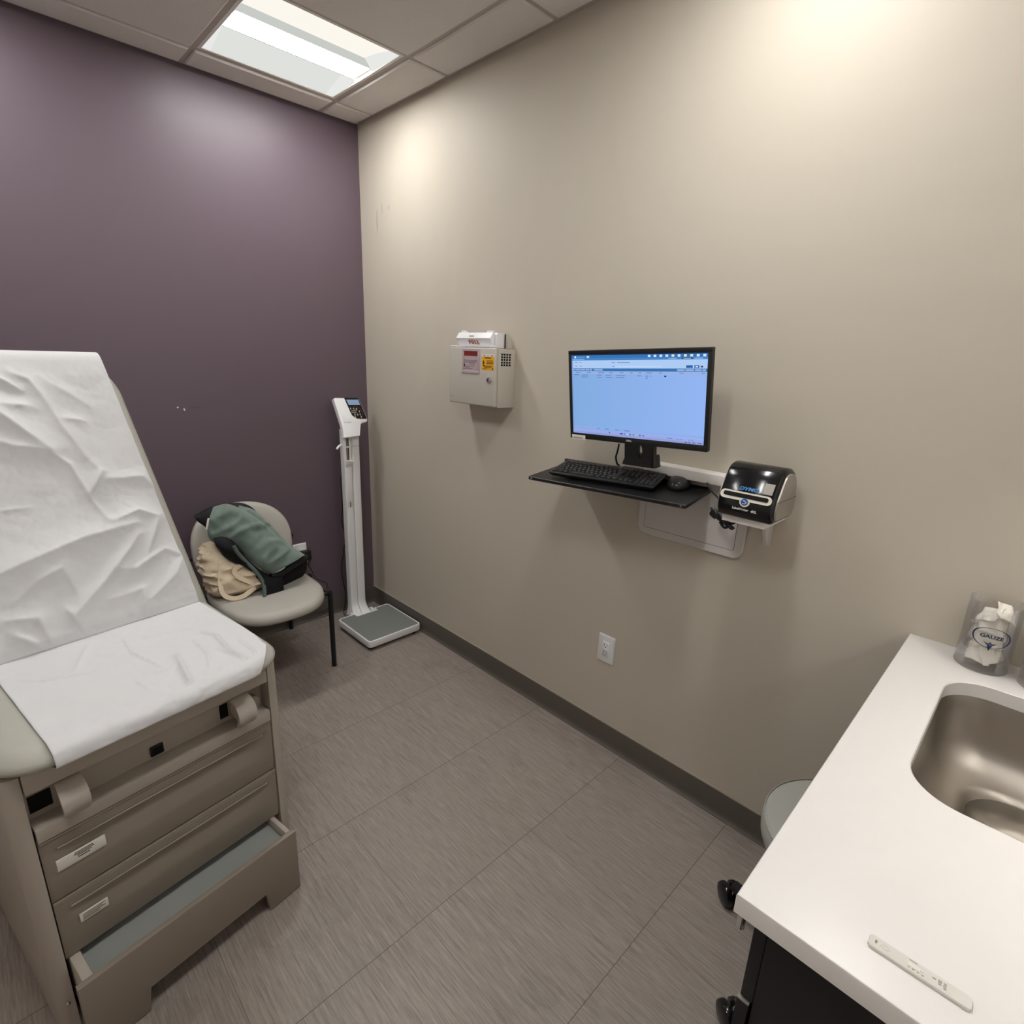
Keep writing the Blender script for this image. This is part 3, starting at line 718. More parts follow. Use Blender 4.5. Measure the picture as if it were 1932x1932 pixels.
pn = MB().prism([hq(*q, .0) for q in [(430, 155), (825, 170), (1065, 745), (800, 740), (715, 695), (650, 640), (600, 540)]], nrm * .0022, 'blackgloss')
pn.build('display_panel', head)
MB().prism([hq(*q, .0022) for q in [(490, 208), (822, 208), (882, 352), (566, 355)]], nrm * .0006, 'lcd').build('lcd_screen', head)
kp = MB()
for (x, y) in [(615, 460), (700, 460), (780, 475), (860, 540), (885, 625), (810, 630), (735, 630), (750, 690), (915, 690)]:
    kp.prism([hq(x + dx, y + dy, .0022) for dx, dy in ((-22, -26), (14, -26), (26, 22), (-10, 26))], nrm * .0006, 'greyprint')
for y in (520, 570): kp.prism([hq(x, y + d, .0022) for x, d in ((630, -9), (770, -9), (790, 12), (645, 12))], nrm * .0006, 'greyprint')
for q in range(9):
    a0, a1 = R(100 - q * 16), R(100 - (q + 1) * 16)
    kp.prism([hq(740 + r_ * 215 * math.cos(a) * 1.0, 620 - r_ * 220 * math.sin(a), .0022) for a, r_ in ((a0, 1), (a1, 1), (a1, .97), (a0, .97))], nrm * .0003, 'red')
kp.build('keypad', head)
MB().prism([hq(*q, .0) for q in [(340, 612), (375, 598), (520, 600), (575, 640), (632, 780), (635, 855), (432, 858), (395, 720)]], nrm * .004, 'white', bev=.0015).build('rod_cover', head)
for y in (-.075, .055): MB().cyl((-.20, y, .030), (-.20, y + .016, .030), .026, 'white', bev=.003).build('transport_wheel', scale)
# power leads
def lead(name, label, pts, r=.0028, m='black', cat='cord', par=None):
    o = MB().tube(pts, r, m).build(name)
    return under(o, par) if par else tag(o, label, cat)
lead('scale_cord', 'thin black cord hanging down behind the column of the white scale', [at(u, v, 'x', .035) for u, v in ((646, 822), (645, 850), (646, 880), (643, 905), (645, 935), (646, 960), (645, 985), (653, 1017), (649, 1032), (648, 1045), (645, 1062), (645, 1080), (648, 1100), (651, 1112))] + [Vector((.035, -.22, .10)), Vector((.04, -.235, .03)), Vector((.06, -.25, .0035)), Vector((.14, -.26, .0035))])

# ================================================================== OUTLETS
def outlet(name, label, X, w=.0795, h=.1236):
    t = empty(name, label, 'wall outlet'); t.matrix_world = X
    b = MB(); th = .006
    b.loft([[Vector((p.x, p.y, z)) for p in rrect(-w / 2 + i, w / 2 - i, -h / 2 + i, h / 2 - i, .004, 3)] for z, i in ((0, 0), (.003, 0), (.0055, .0035), (.0062, .0055))], 'white')
    b.build('cover_plate', t, angle=30)
    r = MB().loft([[Vector((p.x, p.y, z)) for p in rrect(-.0165 + i, .0165 - i, -.0335 + i, .0335 - i, .002, 3)] for z, i in ((.0055, 0), (.0080, 0), (.0088, .001))], 'white')
    for s in (-1, 1):
        c = .0175 * s
        r.box((-.0085, c - .001, .0087), (-.0062, c + .0075, .0090), 'ink').box((.0058, c, .0087), (.0078, c + .0065, .0090), 'ink').cyl((0, c - .0075, .0087), (0, c - .0075, .0090), .0024, 'ink', n=10)
    r.box((-.010, -.0028, .0088), (.010, .0028, .0102), 'white', .0006).box((-.013, -.0042, .0085), (.013, -.0036, .0089), 'greyprint')
    r.cyl((-.011, -.026, .0087), (-.011, -.026, .0092), .002, 'ink', n=8)
    r.build('receptacle', t)
    return t
ZX = Matrix(((1, 0, 0, 0), (0, 0, -1, 0), (0, 1, 0, 0), (0, 0, 0, 1)))       # local z -> -y (off the beige wall)
outlet('wall_outlet', 'white outlet plate low on the beige wall under the computer', Matrix.Translation((1.7953 + .0398, 0, .3829 + .0618)) @ ZX)
PX = Matrix(((0, 0, 1, 0), (1, 0, 0, 0), (0, 1, 0, 0), (0, 0, 0, 1)))        # local z -> +x (off the purple wall)
outlet('wall_outlet', 'white outlet plate on the purple wall, half hidden behind the side chair', Matrix.Translation((0, -.433 - .0398, .500 - .0618)) @ PX)
ad = empty('power_adapter', 'black power adapter plugged in the purple wall outlet beside the chair', 'power adapter', (.0085, -.452, .43))
MB().box((0, -.025, -.026), (.042, .026, .030), 'black', .004).build('plug_body', ad)
lead('adapter_cord', 'thin black cord from the power adapter drooping to the chair leg', [at(577, 1041, 'x', .045), at(583, 1042, 'x', .05), at(587, 1048, 'x', .05), at(585, 1058, 'x', .05), at(582, 1066, 'x', .05), at(587, 1074, 'x', .05), at(592, 1085, 'x', .055), at(596, 1091, 'x', .07), at(606, 1096, 'x', .09), at(616, 1100, 'x', .11), at(617, 1106, 'x', .12), at(616, 1120, 'x', .14), Vector((.16, -.50, .18)), Vector((.10, -.47, .10)), Vector((.05, -.42, .06)), Vector((.03, -.37, .045)), Vector((.03, -.33, .06))], .0024)

# ================================================================== SHARPS CABINET on the beige wall
sharp = empty('sharps_cabinet', 'light grey locked sharps disposal cabinet on the beige wall', 'wall cabinet', (1.084, 0, 1.375))
W2 = .152; HH = .243; D = .115
bx = MB()
bx.box((-W2, -.100, .004), (W2, -.0005, HH - .002), 'cabgrey', .004)
bx.build('cabinet_body', sharp)
dr = MB().box((-W2 - .003, -D, 0), (W2 + .001, -.097, HH), 'cabgrey', .006, 3)
door = dr.build('door', sharp)
MB().box((W2 - .0005, -.099, -.003), (W2 + .003, -.001, HH - .004), 'cabgrey', .0012).build('side_cover', sharp)
wf = MB()
def xw(u): return u - 1.084
fx0, fx1, fz0, fz1 = -.060, .056, .134, .2385
for lo, hi in (((fx0, fz0), (fx1, fz0 + .012)), ((fx0, fz1 - .012), (fx1, fz1)), ((fx0, fz0 + .012), (fx0 + .012, fz1 - .012)), ((fx1 - .012, fz0 + .012), (fx1, fz1 - .012))):
    wf.box((lo[0], -D - .0035, lo[1]), (hi[0], -D + .001, hi[1]), 'mauve', .0012)
wf.build('window_frame', door)
wn = MB().box((fx0 + .011, -D - .0012, fz0 + .011), (fx1 - .011, -D + .001, fz1 - .011), 'mauve')
wn.box((fx0 + .013, -D - .0016, fz1 - .031), (fx1 - .012, -D - .001, fz1 - .012), 'red')
for k, (z, x0, x1) in enumerate([(.188, .012, .10), (.183, .012, .10), (.178, .012, .09), (.163, .02, .085), (.158, .016, .05), (.153, .03, .07), (.1515, .012, .03)]):
    wn.box((fx0 + x0, -D - .0016, z), (fx0 + x1, -D - .001, z + .0028), 'mauvegrey')
wn.text('Contents', .010, 'redink', Matrix.Translation((.006, -D - .0014, .1735)) @ ZX)
wn.cyl((fx0 + .013, -D - .0016, .168), (fx0 + .013, -D - .001, .168), .007, 'ink', n=14)
wn.build('window', door)
ys_ = MB().box((.070, -D - .0008, .152), (.146, -D + .001, .216), 'yellow').box((.070, -D - .0010, .207), (.146, -D - .0004, .217), 'sticker')
for (x0, x1, z0, z1) in [(.088, .128, .200, .204), (.100, .142, .184, .187), (.100, .142, .178, .181), (.100, .140, .190, .192), (.078, .138, .169, .171), (.082, .134, .165, .167), (.088, .128, .161, .163), (.074, .105, .156, .158), (.105, .112, .209, .213), (.078, .092, .209, .213), (.126, .142, .209, .213)]:
    ys_.box((x0, -D - .0012, z0), (x1, -D - .0006, z1), 'ink' if z0 < .205 else 'redink')
ys_.prism([(.075, -D - .0012, .178), (.089, -D - .0012, .178), (.082, -D - .0012, .194)], (0, .0006, 0), 'ink').cyl((.082, -D - .0012, .172), (.082, -D - .0006, .172), .004, 'ink', n=10).cyl((.139, -D - .0012, .158), (.139, -D - .0006, .158), .0045, 'ink', n=4)
ys_.build('warning_sticker', door)
MB().cyl((.122, -D, .112), (.122, -D - .012, .112), .0125, 'chrome', r2=.0095, bev=.001).cyl((.122, -D - .012, .112), (.122, -D - .0135, .112), .007, 'chrome').box((.1205, -D - .0138, .107), (.1235, -D - .0128, .117), 'slit').build('lock', door)
MB().box((-.142, -D - .0008, .03), (-.118, -D + .001, .031), 'greyprint').build('embossed_mark', door)
vt = MB()
for i in range(4):
    for j in range(5):
        y0 = -.084 + i * .0150; z0 = .171 + j * .0107; vt.box((W2 + .0025, y0, z0), (W2 + .0034, y0 + .0112, z0 + .0080), 'blackmat', .0015 if (i in (0, 3) and j in (0, 4)) else .0006)
vt.build('vent', sharp)
sc2 = empty('sharps_container', 'white flap lid of the sharps container rising from the wall cabinet', 'sharps container', (1.067, 0, 1.6205))
lid = MB(); prof = [(-.030, -.002), (-.083, -.002), (-.085, .006), (-.100, .033), (-.102, .036), (-.090, .054), (-.086, .060), (-.030, .060)]
lid.prism([(-.106, y, z) for y, z in prof], (.226, 0, 0), 'white', bev=.002)
lid.prism([(.118, y, z) for y, z in [(-.030, -.002), (-.078, -.002), (-.078, .052), (-.070, .060), (-.030, .060)]], (.018, 0, 0), 'white', bev=.002)
up = (Vector((0, -.100, .033)) - Vector((0, -.085, .006))).normalized(); nn_ = Vector((1, 0, 0)).cross(up); pc = Vector((.008, -.0925, .0195)) + nn_ * .0016
Xp = Matrix(((1, 0, 0, pc.x), (0, up.y, nn_.y, pc.y), (0, up.z, nn_.z, pc.z), (0, 0, 0, 1)))
lid.text('P U L L', .025, 'redink', Xp, depth=.0014, bold=.0010, sx=.85)
top2 = MB()
lo = lid.build('lid', sc2, angle=30)
MB().box((-.02, -.0985, .0435), (.01, -.0950, .0470), 'greyprint').build('embossed_mark', lo)
for x0 in (-.082, .088): MB().loft([[Vector((x0 + p.x, -.07 + p.y, z)) for p in rrect(-.016 + i, .016 - i, -.012, .012, .004, 3)] for z, i in ((.058, 0), (.067, .004), (.069, .007))], 'white').build('hinge_lug', lo)
fan = [(.140, -.030, -.002)] + [(.140, -.030 + .060 * math.sin(R(a)) * .48, -.002 + .058 * math.cos(R(a))) for a in range(0, 91, 9)]
MB().prism(fan, (.010, 0, 0), 'cabgrey').prism([(.137, -.030, -.002), (.137, -.030, .056), (.137, -.034, .056), (.137, -.034, -.002)], (.004, 0, 0), 'slit').build('end_cap', sc2)

tr_ = MB()
tr_.box((-.130, -.1135, -.001), (-.104, -.09, .005), 'white', .0015).box((.130, -.1135, -.001), (.158, -.09, .0065), 'white', .002).box((-.104, -.112, -.001), (.12, -.085, .0015), 'white', .0005)
tr_.build('rim', sc2)

# ================================================================== WALL WORKSTATION
ws = empty('wall_workstation', 'fold-down wall desk with silver backplate and black keyboard tray', 'wall desk', (2.12, 0, 1.10))
WO = Vector((2.12, 0, 1.10))
bp = MB()
def rr3(x0, x1, z0, z1, r, y, n=7): return [Vector((p.x, y, p.y)) for p in rrect(x0, x1, z0, z1, r, n)]
bx0, bx1, bz0, bz1 = -.196, .198, -.121, .125
bp.loft([rr3(bx0, bx1, bz0, bz1, .035, -.0005), rr3(bx0, bx1, bz0, bz1, .035, -.010), rr3(bx0 + .004, bx1 - .004, bz0 + .004, bz1 - .004, .031, -.014)], 'platemetal')
back_plate = bp.build('back_plate', ws, angle=30)
ip = MB().loft([rr3(bx0 + .028, bx1 - .028, bz0 + .028, bz1 + .0, .008, -.0138), rr3(bx0 + .028, bx1 - .028, bz0 + .028, bz1, .008, -.0142)], 'slit')
ip.loft([rr3(bx0 + .0295, bx1 - .0295, bz0 + .0295, bz1 - .001, .007, -.0138), rr3(bx0 + .0295, bx1 - .0295, bz0 + .0295, bz1 - .001, .007, -.0150)], 'platemetal')
ip.build('inner_panel', back_plate)
MB().box((-.165, -.060, .118), (.185, -.0005, .152), 'whitepaint', .005).build('rail', ws)
TRo = Matrix.Translation(Vector((1.614, -.286, 1.168)) - WO) @ Euler((R(4.3), R(-1.0), R(6.1)), 'XYZ').to_matrix().to_4x4()
tray = MB()
tray.loft([[Vector((p.x, p.y, z)) for p in rrect(i, .600 - i, i, .250, .006, 3)] for z, i in ((-.013, .002), (-.011, 0), (-.002, 0), (0, .002))], 'trayblack', X=TRo)
tray.box((0, .238, 0), (.600, .250, .018), 'trayblack', .002, X=TRo)
tray.box((0.0, .205, .001), (.6, .2375, .0035), 'blackmat', .001, X=TRo)
tr_o = tray.build('keyboard_tray', ws)
for x in (.016, .584): MB().cyl((x, -.001, -.006), (x, .002, -.006), .0032, 'chrome', X=TRo, n=12).build('screw', tr_o)
arm = MB().box((.27, .12, -.035), (.33, .262, -.013), 'blackmetal', .003, X=TRo).box((.25, .235, -.06), (.35, .262, .02), 'blackmetal', .003, X=TRo); arm.build('arm', ws)

# ---- monitor
mon = empty('monitor', 'black widescreen monitor showing a pale blue records screen', 'monitor', (1.716, -.177, 1.315), (R(5.7), R(-2.3), R(1.4)))
mW, mH = .512, .300; bz = .0125; bb = .020
b = MB()
b.loft([rr3(i, mW - i, i, mH - i, .003, y, 3) for y, i in ((.0, .0012), (.0012, 0), (.014, 0), (.030, .02), (.042, .09))], 'black')
case = b.build('casing', mon, angle=30)
bez = MB()
for lo, hi in (((.0005, .0005), (mW - .0005, bb)), ((.0005, mH - bz), (mW - .0005, mH - .0005)), ((.0005, bb), (bz, mH - bz)), ((mW - bz, bb), (mW - .0005, mH - bz))):
    bez.box((lo[0], -.003, lo[1]), (hi[0], .001, hi[1]), 'black', .0006)
bez.text('DELL', .0085, 'whiteink', Matrix.Translation((mW * .475, -.0032, .010)) @ ZX, sx=1.15, bold=.0002)
bezel = bez.build('bezel', mon)
SX0, SX1, SZ0, SZ1 = bz, mW - bz, bb, mH - bz
SCOL = {}
def scol(h, k=1.0):
    if (h, k) not in SCOL: SCOL[(h, k)] = emis('screen_' + h.strip('#'), h, k)
    return SCOL[(h, k)]
def screen_mat():
    m = bpy.data.materials.new('screen_body'); m.use_nodes = True; t = m.node_tree; t.nodes.remove(t.nodes['Principled BSDF'])
    e = t.nodes.new('ShaderNodeEmission'); tc = t.nodes.new('ShaderNodeTexCoord'); sp = t.nodes.new('ShaderNodeSeparateXYZ'); mr = t.nodes.new('ShaderNodeMapRange'); mr.inputs['From Max'].default_value = mW
    rp = t.nodes.new('ShaderNodeValToRGB'); rp.color_ramp.elements[0].color = lin('#82acdf'); rp.color_ramp.elements[1].color = lin('#94b5f2')
    t.links.new(tc.outputs['Object'], sp.inputs[0]); t.links.new(sp.outputs[0], mr.inputs['Value']); t.links.new(mr.outputs[0], rp.inputs[0]); t.links.new(rp.outputs[0], e.inputs[0]); t.links.new(e.outputs[0], t.nodes['Material Output'].inputs[0])
    return m
M['screen'] = screen_mat()
s = MB(); s.box((SX0, -.0010, SZ0), (SX1, .001, SZ1), 'screen')
LV = [0]
def ui(u0, u1, v0, v1, col, lev=1):
    y = -.0010 - .00006 * lev
    s.add([(SX0 + (SX1 - SX0) * u, y, SZ1 - (SZ1 - SZ0) * v) for u, v in ((u0, v0), (u0, v1), (u1, v1), (u1, v0))], [(0, 1, 2, 3)], scol(col))
ui(0, 1, 0, .014, '#1c2c48'); ui(0, 1, .014, .05, '#3a74b4'); ui(0, 1, .05, .075, '#4784c6'); ui(0, 1, .075, .172, '#aecbf3')
ui(0, 1, .172, .205, '#3c72b2'); ui(0, 1, .205, .24, '#97b3e4'); ui(0, 1, .905, .925, '#92acea'); ui(0, 1, .945, .972, '#9fa8e4'); ui(0, 1, .972, 1, '#8fa0d8')
ui(.835, .905, .052, .074, '#234f88', 2); ui(0, .012, .075, .95, '#7ea4dc', 2)
ui(.025, .04, .022, .046, '#d8e8fb', 2); ui(.05, .115, .03, .040, '#6ea0d4', 2); ui(.13, .152, .022, .046, '#c6dcf6', 2); ui(.01, .11, .056, .066, '#7fb0e2', 2)
for k in range(10):
    u = .605 + .0405 * k; ui(u, u + .018, .020, .046, '#dbe4c8' if k in (4, 6, 7) else '#d5e4fa', 2)
for u0, u1 in ((.745, .80), (.845, .895), (.915, .97)): ui(u0, u1, .058, .068, '#8fb7e6', 3)
for u0, u1, v in ((.03, .05, .10), (.068, .083, .10), (.335, .36, .105), (.378, .475, .105), (.03, .05, .145), (.072, .088, .145), (.34, .355, .148)): ui(u0, u1, v - .005, v + .004, '#6d86b4', 2)
ui(.365, .70, .14, .156, '#bdd5f7', 2)
ui(.865, .907, .137, .165, '#2e62a6', 2); ui(.917, .948, .137, .165, '#2e62a6', 2); ui(.925, .94, .145, .158, '#e6f0fc', 3); ui(.957, .972, .142, .16, '#31486e', 2)
for u0, u1 in ((.003, .032), (.036, .075), (.079, .115), (.119, .152), (.157, .175), (.19, .262), (.807, .856), (.861, .917), (.922, .963), (.968, .99)): ui(u0, u1, .178, .199, '#8eb0e0', 2)
for u0, u1 in ((.035, .075), (.13, .165), (.225, .275), (.315, .345), (.40, .425), (.475, .495), (.54, .56), (.595, .635), (.685, .705), (.825, .85), (.965, .985)): ui(u0, u1, .218, .226, '#6783bb', 2)
for u0, u1, v in ((.02, .06, .25), (.085, .14, .253), (.215, .255, .253), (.285, .33, .253), (.37, .44, .255), (.53, .56, .256), (.59, .61, .258), (.625, .632, .258), (.725, .737, .258), (.02, .025, .278), (.085, .14, .277), (.215, .255, .278), (.287, .34, .278), (.37, .435, .279), (.59, .606, .282)): ui(u0, u1, v - .004, v + .004, '#5f7db8', 2)
ui(.722, .735, .250, .266, '#28406a', 3)
for u0, u1 in ((.21, .235), (.275, .31), (.36, .395), (.435, .475)): ui(u0, u1, .913, .921, '#5f78b4', 2)
for k, u in enumerate((.31, .40, .43, .455, .475, .50, .525, .55, .575)): ui(u, u + (.022 if k == 1 else .011), .951, .966, ['#3d64a8', '#2b3f80', '#5a6fae', '#c4cfee', '#46609e', '#2f7fc0', '#c9b46a', '#30467f', '#4a5f9c'][k], 2)
for u0, u1 in ((.75, .79), (.82, .835), (.845, .86), (.90, .91), (.92, .93)): ui(u0, u1, .955, .962, '#6f82b8', 2)
for u0, u1 in ((.875, .89), (.90, .912), (.925, .945), (.962, .985)): ui(u0, u1, .981, .99, '#4f6299', 2)
s.build('screen', mon, recalc=False)
s = MB().box((.008, -.0036, -.006 + .001), (.066, -.0028, .013), 'sticker', .0004)
s.box((.016, -.0038, .002), (.020, -.0035, .006), 'greyprint')
for k in range(6): s.box((.018 + k * .006, -.0038, .001), (.022 + k * .006, -.0035, .0055), 'greyprint')
s.build('asset_sticker', mon)
# stand: column plate with an oval cable hole, flared foot on the tray
stn = MB()
def plate_hole(x0, x1, z0, z1, hx, hz, rx, rz, y0, y1, m, n=32):
    ro, ri = [], []
    for i in range(n):
        a = 2 * math.pi * i / n; c, q = math.cos(a), math.sin(a)
        tx = ((x1 - hx) / c if c > 0 else (x0 - hx) / c) if abs(c) > 1e-6 else 9; tz = ((z1 - hz) / q if q > 0 else (z0 - hz) / q) if abs(q) > 1e-6 else 9
        t = min(tx, tz); ro.append((hx + c * t, hz + q * t)); ri.append((hx + c * rx, hz + q * rz))
    for tgt in ((x0, z0), (x1, z0), (x1, z1), (x0, z1)):
        k = min(range(n), key=lambda i: (ro[i][0] - tgt[0]) ** 2 + (ro[i][1] - tgt[1]) ** 2); ro[k] = tgt
    V = [(x, y0, z) for x, z in ro] + [(x, y0, z) for x, z in ri] + [(x, y1, z) for x, z in ri] + [(x, y1, z) for x, z in ro]; F = []
    for s_ in range(4):
        for i in range(n):
            j = (i + 1) % n; a, b_ = s_ * n, ((s_ + 1) % 4) * n; F.append((a + i, a + j, b_ + j, b_ + i))
    stn.add(V, F, m)
plate_hole(.198, .312, -.085, .16, .258, -.032, .0085, .022, .042, .056, 'black')
stn.box((.304, .036, -.08), (.3125, .043, .02), 'blackmetal', .001)
stand = stn.build('stand', mon, angle=30)
MB().loft([[Vector((p.x, p.y, z)) for p in rrect(.255 - hw - e, .255 + hw * .95,   .050, .086, .006, 3)] for z, hw, e in ((-.0865, .062, .012), (-.080, .061, .012), (-.050, .0575, .0), (-.047, .056, 0))], 'black').build('stand_foot', mon)

# ---- keyboard
kb = empty('keyboard', 'black full-size keyboard on the wall desk tray', 'keyboard', (1.6849, -.2553, 1.1831), (R(10.2), R(-1.0), R(11.0)))
kL, kD = .394, .146
body = MB()
body.loft([[Vector((p.x, p.y, z)) for p in rrect(i, kL - i, i, kD - i, .007, 4)] for z, i in ((-.004, .012), (-.004, .008), (.004, .001), (.008, 0), (.0105, .001), (.0115, .003))], 'black')
body.box((.02, kD - .03, -.020), (.06, kD - .018, -.003), 'black', .002).box((kL - .06, kD - .03, -.020), (kL - .02, kD - .018, -.003), 'black', .002)
body.build('body', kb)
keys = MB(); rnd = random.Random(3)
def key(x, y, w, d):
    keys.loft([[Vector((p.x, p.y, z)) for p in rrect(x + i, x + w - i, y + i, y + d - i, .0015, 2)] for z, i in ((.0105, .0006), (.0145, .0011), (.0155, .0018))], 'key')
    keys.box((x + w * .22, y + d * .52, .0154), (x + w * .22 + min(.0035, w * .3), y + d * .52 + .0032, .01565), 'keyink')
u = .0157; pitch = .0188; y0 = .010
rowsdef = [[1.25, 1.25, 1.25, 6.25, 1.25, 1.25, 1.25, 1.25], [2.25] + [1] * 10 + [2.75], [1.75] + [1] * 11 + [2.25], [1.5] + [1] * 12 + [1.5], [1] * 13 + [2]]
for r_, row in enumerate(rowsdef):
    x = .012; yy = y0 + r_ * pitch
    for w in row: key(x, yy, w * u * 1.06 - .0022, pitch - .0026); x += w * u * 1.06
yy = y0 + 5 * pitch + .004
for k in range(14): key(.012 + k * .0178, yy, .0152, .0125)
nx = .012 + 15 * u * 1.06 + .006
for r_ in (3, 4):
    for k in range(3): key(nx + k * .0166, y0 + r_ * pitch, .0142, pitch - .0026)
for k in range(3): key(nx + k * .0166, y0, .0142, pitch - .0045)
key(nx + .0166, y0 + pitch - .002, .0142, pitch - .0045)
for k in range(3): key(nx + k * .0166, yy, .0142, .0125)
px = nx + 3 * .0166 + .006
for r_ in range(5):
    for k in range(4): key(px + k * .0163, y0 + r_ * pitch, .0140, pitch - .0026)
for k in range(4): key(px + k * .0163, yy, .0140, .0125)
keys.build('keys', kb, angle=30)

# ---- mouse
def on_tray(x, y, z=0): return TRo @ Vector((x, y, z)) + WO
ms = empty('mouse', 'black computer mouse beside the keyboard on the tray', 'mouse', on_tray(.500, .180, .0005), (R(4.3), R(-1), R(6 + 14)))
rings = []
for z, k in ((0, .93), (.003, .99), (.008, 1), (.014, .97), (.020, .88), (.025, .74), (.0285, .55), (.0305, .32), (.031, .1)):
    rg = []
    for p in blob_ring(0, 0, .037 * k, .059 * k, 2.3, 36, z * 1.15):
        p.z *= 1 - .25 * max(0, p.y / .059); rg.append(p)
    rings.append(rg)
mb_ = MB().loft(rings, 'mousegrey'); mb_.build('body', ms, angle=60)
MB().cyl((-.003, .028, .027), (.003, .028, .027), .006, 'blackmat').build('scroll_wheel', ms)
lead('mouse_cord', 'black mouse cord looping over the back edge of the tray', [on_tray(.505, .228, .012), on_tray(.512, .245, .03), on_tray(.50, .258, .058), on_tray(.47, .255, .066), on_tray(.43, .245, .052), on_tray(.405, .235, .026), on_tray(.40, .225, .008)], .0019, par=ms)
lead('keyboard_cord', 'black keyboard cord arching from the keyboard behind the mouse', [on_tray(.335, .205, .012), on_tray(.37, .21, .034), on_tray(.41, .222, .056), on_tray(.45, .236, .052), on_tray(.475, .246, .032), on_tray(.495, .252, .020)], .0019, par=kb)
lead('monitor_cable', 'black cable hanging left of the monitor stand', [at(1168, 838, 'y', -.12), at(1165, 852, 'y', -.11), at(1162, 862, 'y', -.095), at(1164, 874, 'y', -.075), at(1168, 878, 'y', -.05)], .0032, par=mon)

# ================================================================== PRINTER SHELF AND LABEL PRINTER
shf = empty('wall_shelf', 'small white wall shelf carrying the label printer', 'shelf', (2.36, 0, 1.157))
MB().box((-.058, -.172, -.011), (.066, -.0005, .0100), 'whitepaint', .0015).build('board', shf)
MB().box((.012, -.012, -.105), (.034, -.0005, -.011), 'platemetal', .002).prism([(.019, -.075, -.0112), (.019, -.012, -.0112), (.019, -.012, -.100), (.019, -.018, -.100)], (.009, 0, 0), 'platemetal').cyl((.023, -.0125, -.092), (.023, -.0115, -.092), .004, 'slit', n=10).build('bracket', shf)
prn = empty('label_printer', 'black and silver desktop label printer on the small white shelf', 'label printer', (2.372, -.112, 1.1675))
prof = [(-.072, 0), (-.081, .006), (-.087, .020), (-.089, .040), (-.087, .060), (-.0845, .068), (-.076, .086), (-.060, .116), (-.046, .136), (-.034, .146), (-.018, .150), (.004, .150), (.026, .146), (.044, .136), (.058, .120), (.068, .096), (.073, .066), (.074, .036), (.070, .012), (.062, 0)]
def pring(x, ins):
    c = Vector((0, -.005, .072)); out = []
    for y, z in prof:
        v = Vector((0, y, z)) - c; L = v.length; v = v * ((L - ins) / L); out.append(Vector((x, c.y + v.y, c.z + v.z)))
    return [Vector((p.x, p.y, max(p.z, .0))) for p in out]
hw = .079
MB().loft([pring(-hw, .012), pring(-hw + .002, .005), pring(-hw + .008, 0), pring(hw - .008, 0), pring(hw - .002, .005), pring(hw, .012)], 'blackgloss').build('body', prn, angle=40)
for sg in (-1, 1):
    sp_ = MB(); sp_.loft([pring(sg * (hw - .001), .014), pring(sg * (hw + .004), .015), pring(sg * (hw + .006), .020)], 'silver')
    for p in range(0): pass
    side = sp_.build('side_panel', prn, angle=40)
    MB().box((sg * (hw + .0055) - .0008, -.074, .064), (sg * (hw + .0055) + .0008, .058, .0652), 'slit').build('panel_seam', side)
def pf(x, q, off):
    """point on the printer's front: q = height along the sloping face"""
    for i in range(len(prof) - 1):
        (y0_, z0_), (y1_, z1_) = prof[i], prof[i + 1]
        if z0_ <= q <= z1_ and y0_ < 0:
            t = (q - z0_) / max(1e-9, z1_ - z0_); n = Vector((0, -(z1_ - z0_), (y1_ - y0_))).normalized()
            return Vector((x, y0_ + (y1_ - y0_) * t, q)) + n * off
def strip(xa, xb, qa, qb, off, m, name, r=None, mbq=None, n=10, nq=4):
    b_ = mbq or MB(); rows = [[pf(xa + (xb - xa) * i / n, qa + (qb - qa) * j / nq, off) for i in range(n + 1)] for j in range(nq + 1)]
    rows2 = [[pf(xa + (xb - xa) * i / n, qa + (qb - qa) * j / nq, off - .003) for i in range(n + 1)] for j in range(nq + 1)]
    b_.loft(rows, m, cap=False, closed=False)
    edge = rows[0] + [r_[-1] for r_ in rows[1:]] + rows[-1][::-1][1:] + [r_[0] for r_ in rows[1:-1]][::-1]
    edge2 = rows2[0] + [r_[-1] for r_ in rows2[1:]] + rows2[-1][::-1][1:] + [r_[0] for r_ in rows2[1:-1]][::-1]
    b_.loft([edge, edge2], m, cap=False)
    if mbq is None: return b_.build(name, prn, angle=40)
# cream slot surround with round badge boss, dark slot inside
def pill(xa, xb, q, hr, off, m, b_):
    pts = []
    for k in range(13): a = R(-90 + 180 * k / 12); pts.append((xb - hr + hr * math.cos(a), q + hr * math.sin(a)))
    for k in range(13): a = R(90 + 180 * k / 12); pts.append((xa + hr + hr * math.cos(a), q + hr * math.sin(a)))
    b_.loft([[pf(x, z, off) for x, z in pts], [pf(x, z, off - .004) for x, z in pts]], m)
sl_ = MB(); pill(-.073, .071, .066, .0115, .0022, 'slotcream', sl_)
sl_.loft([[pf(.0 + .0145 * math.cos(a), .052 + .0135 * math.sin(a), .0024) for a in [2 * math.pi * k / 24 for k in range(24)]], [pf(.0145 * math.cos(a), .052 + .0135 * math.sin(a), -.002) for a in [2 * math.pi * k / 24 for k in range(24)]]], 'slotcream')
slot = sl_.build('slot_surround', prn, angle=30)
q_ = MB(); pill(-.064, .062, .0675, .0055, .0030, 'blackmat', q_); q_.build('paper_slot', slot)
bd_ = MB(); bd_.loft([[pf(.0098 * math.cos(a) * k, .052 + .0095 * math.sin(a) * k, o) for a in [2 * math.pi * j / 24 for j in range(24)]] for k, o in ((1, .0022), (1, .0034), (.6, .0042))], 'blue')
bd_.build('badge', slot)
mk = MB(); mk.tube([pf(-.004, .0475, .0046), pf(.003, .0478, .0048), pf(.0055, .052, .0046), pf(.0, .0545, .005), pf(-.002, .057, .0046)], .0011, 'whiteink', n=6); mk.build('badge_mark', slot)
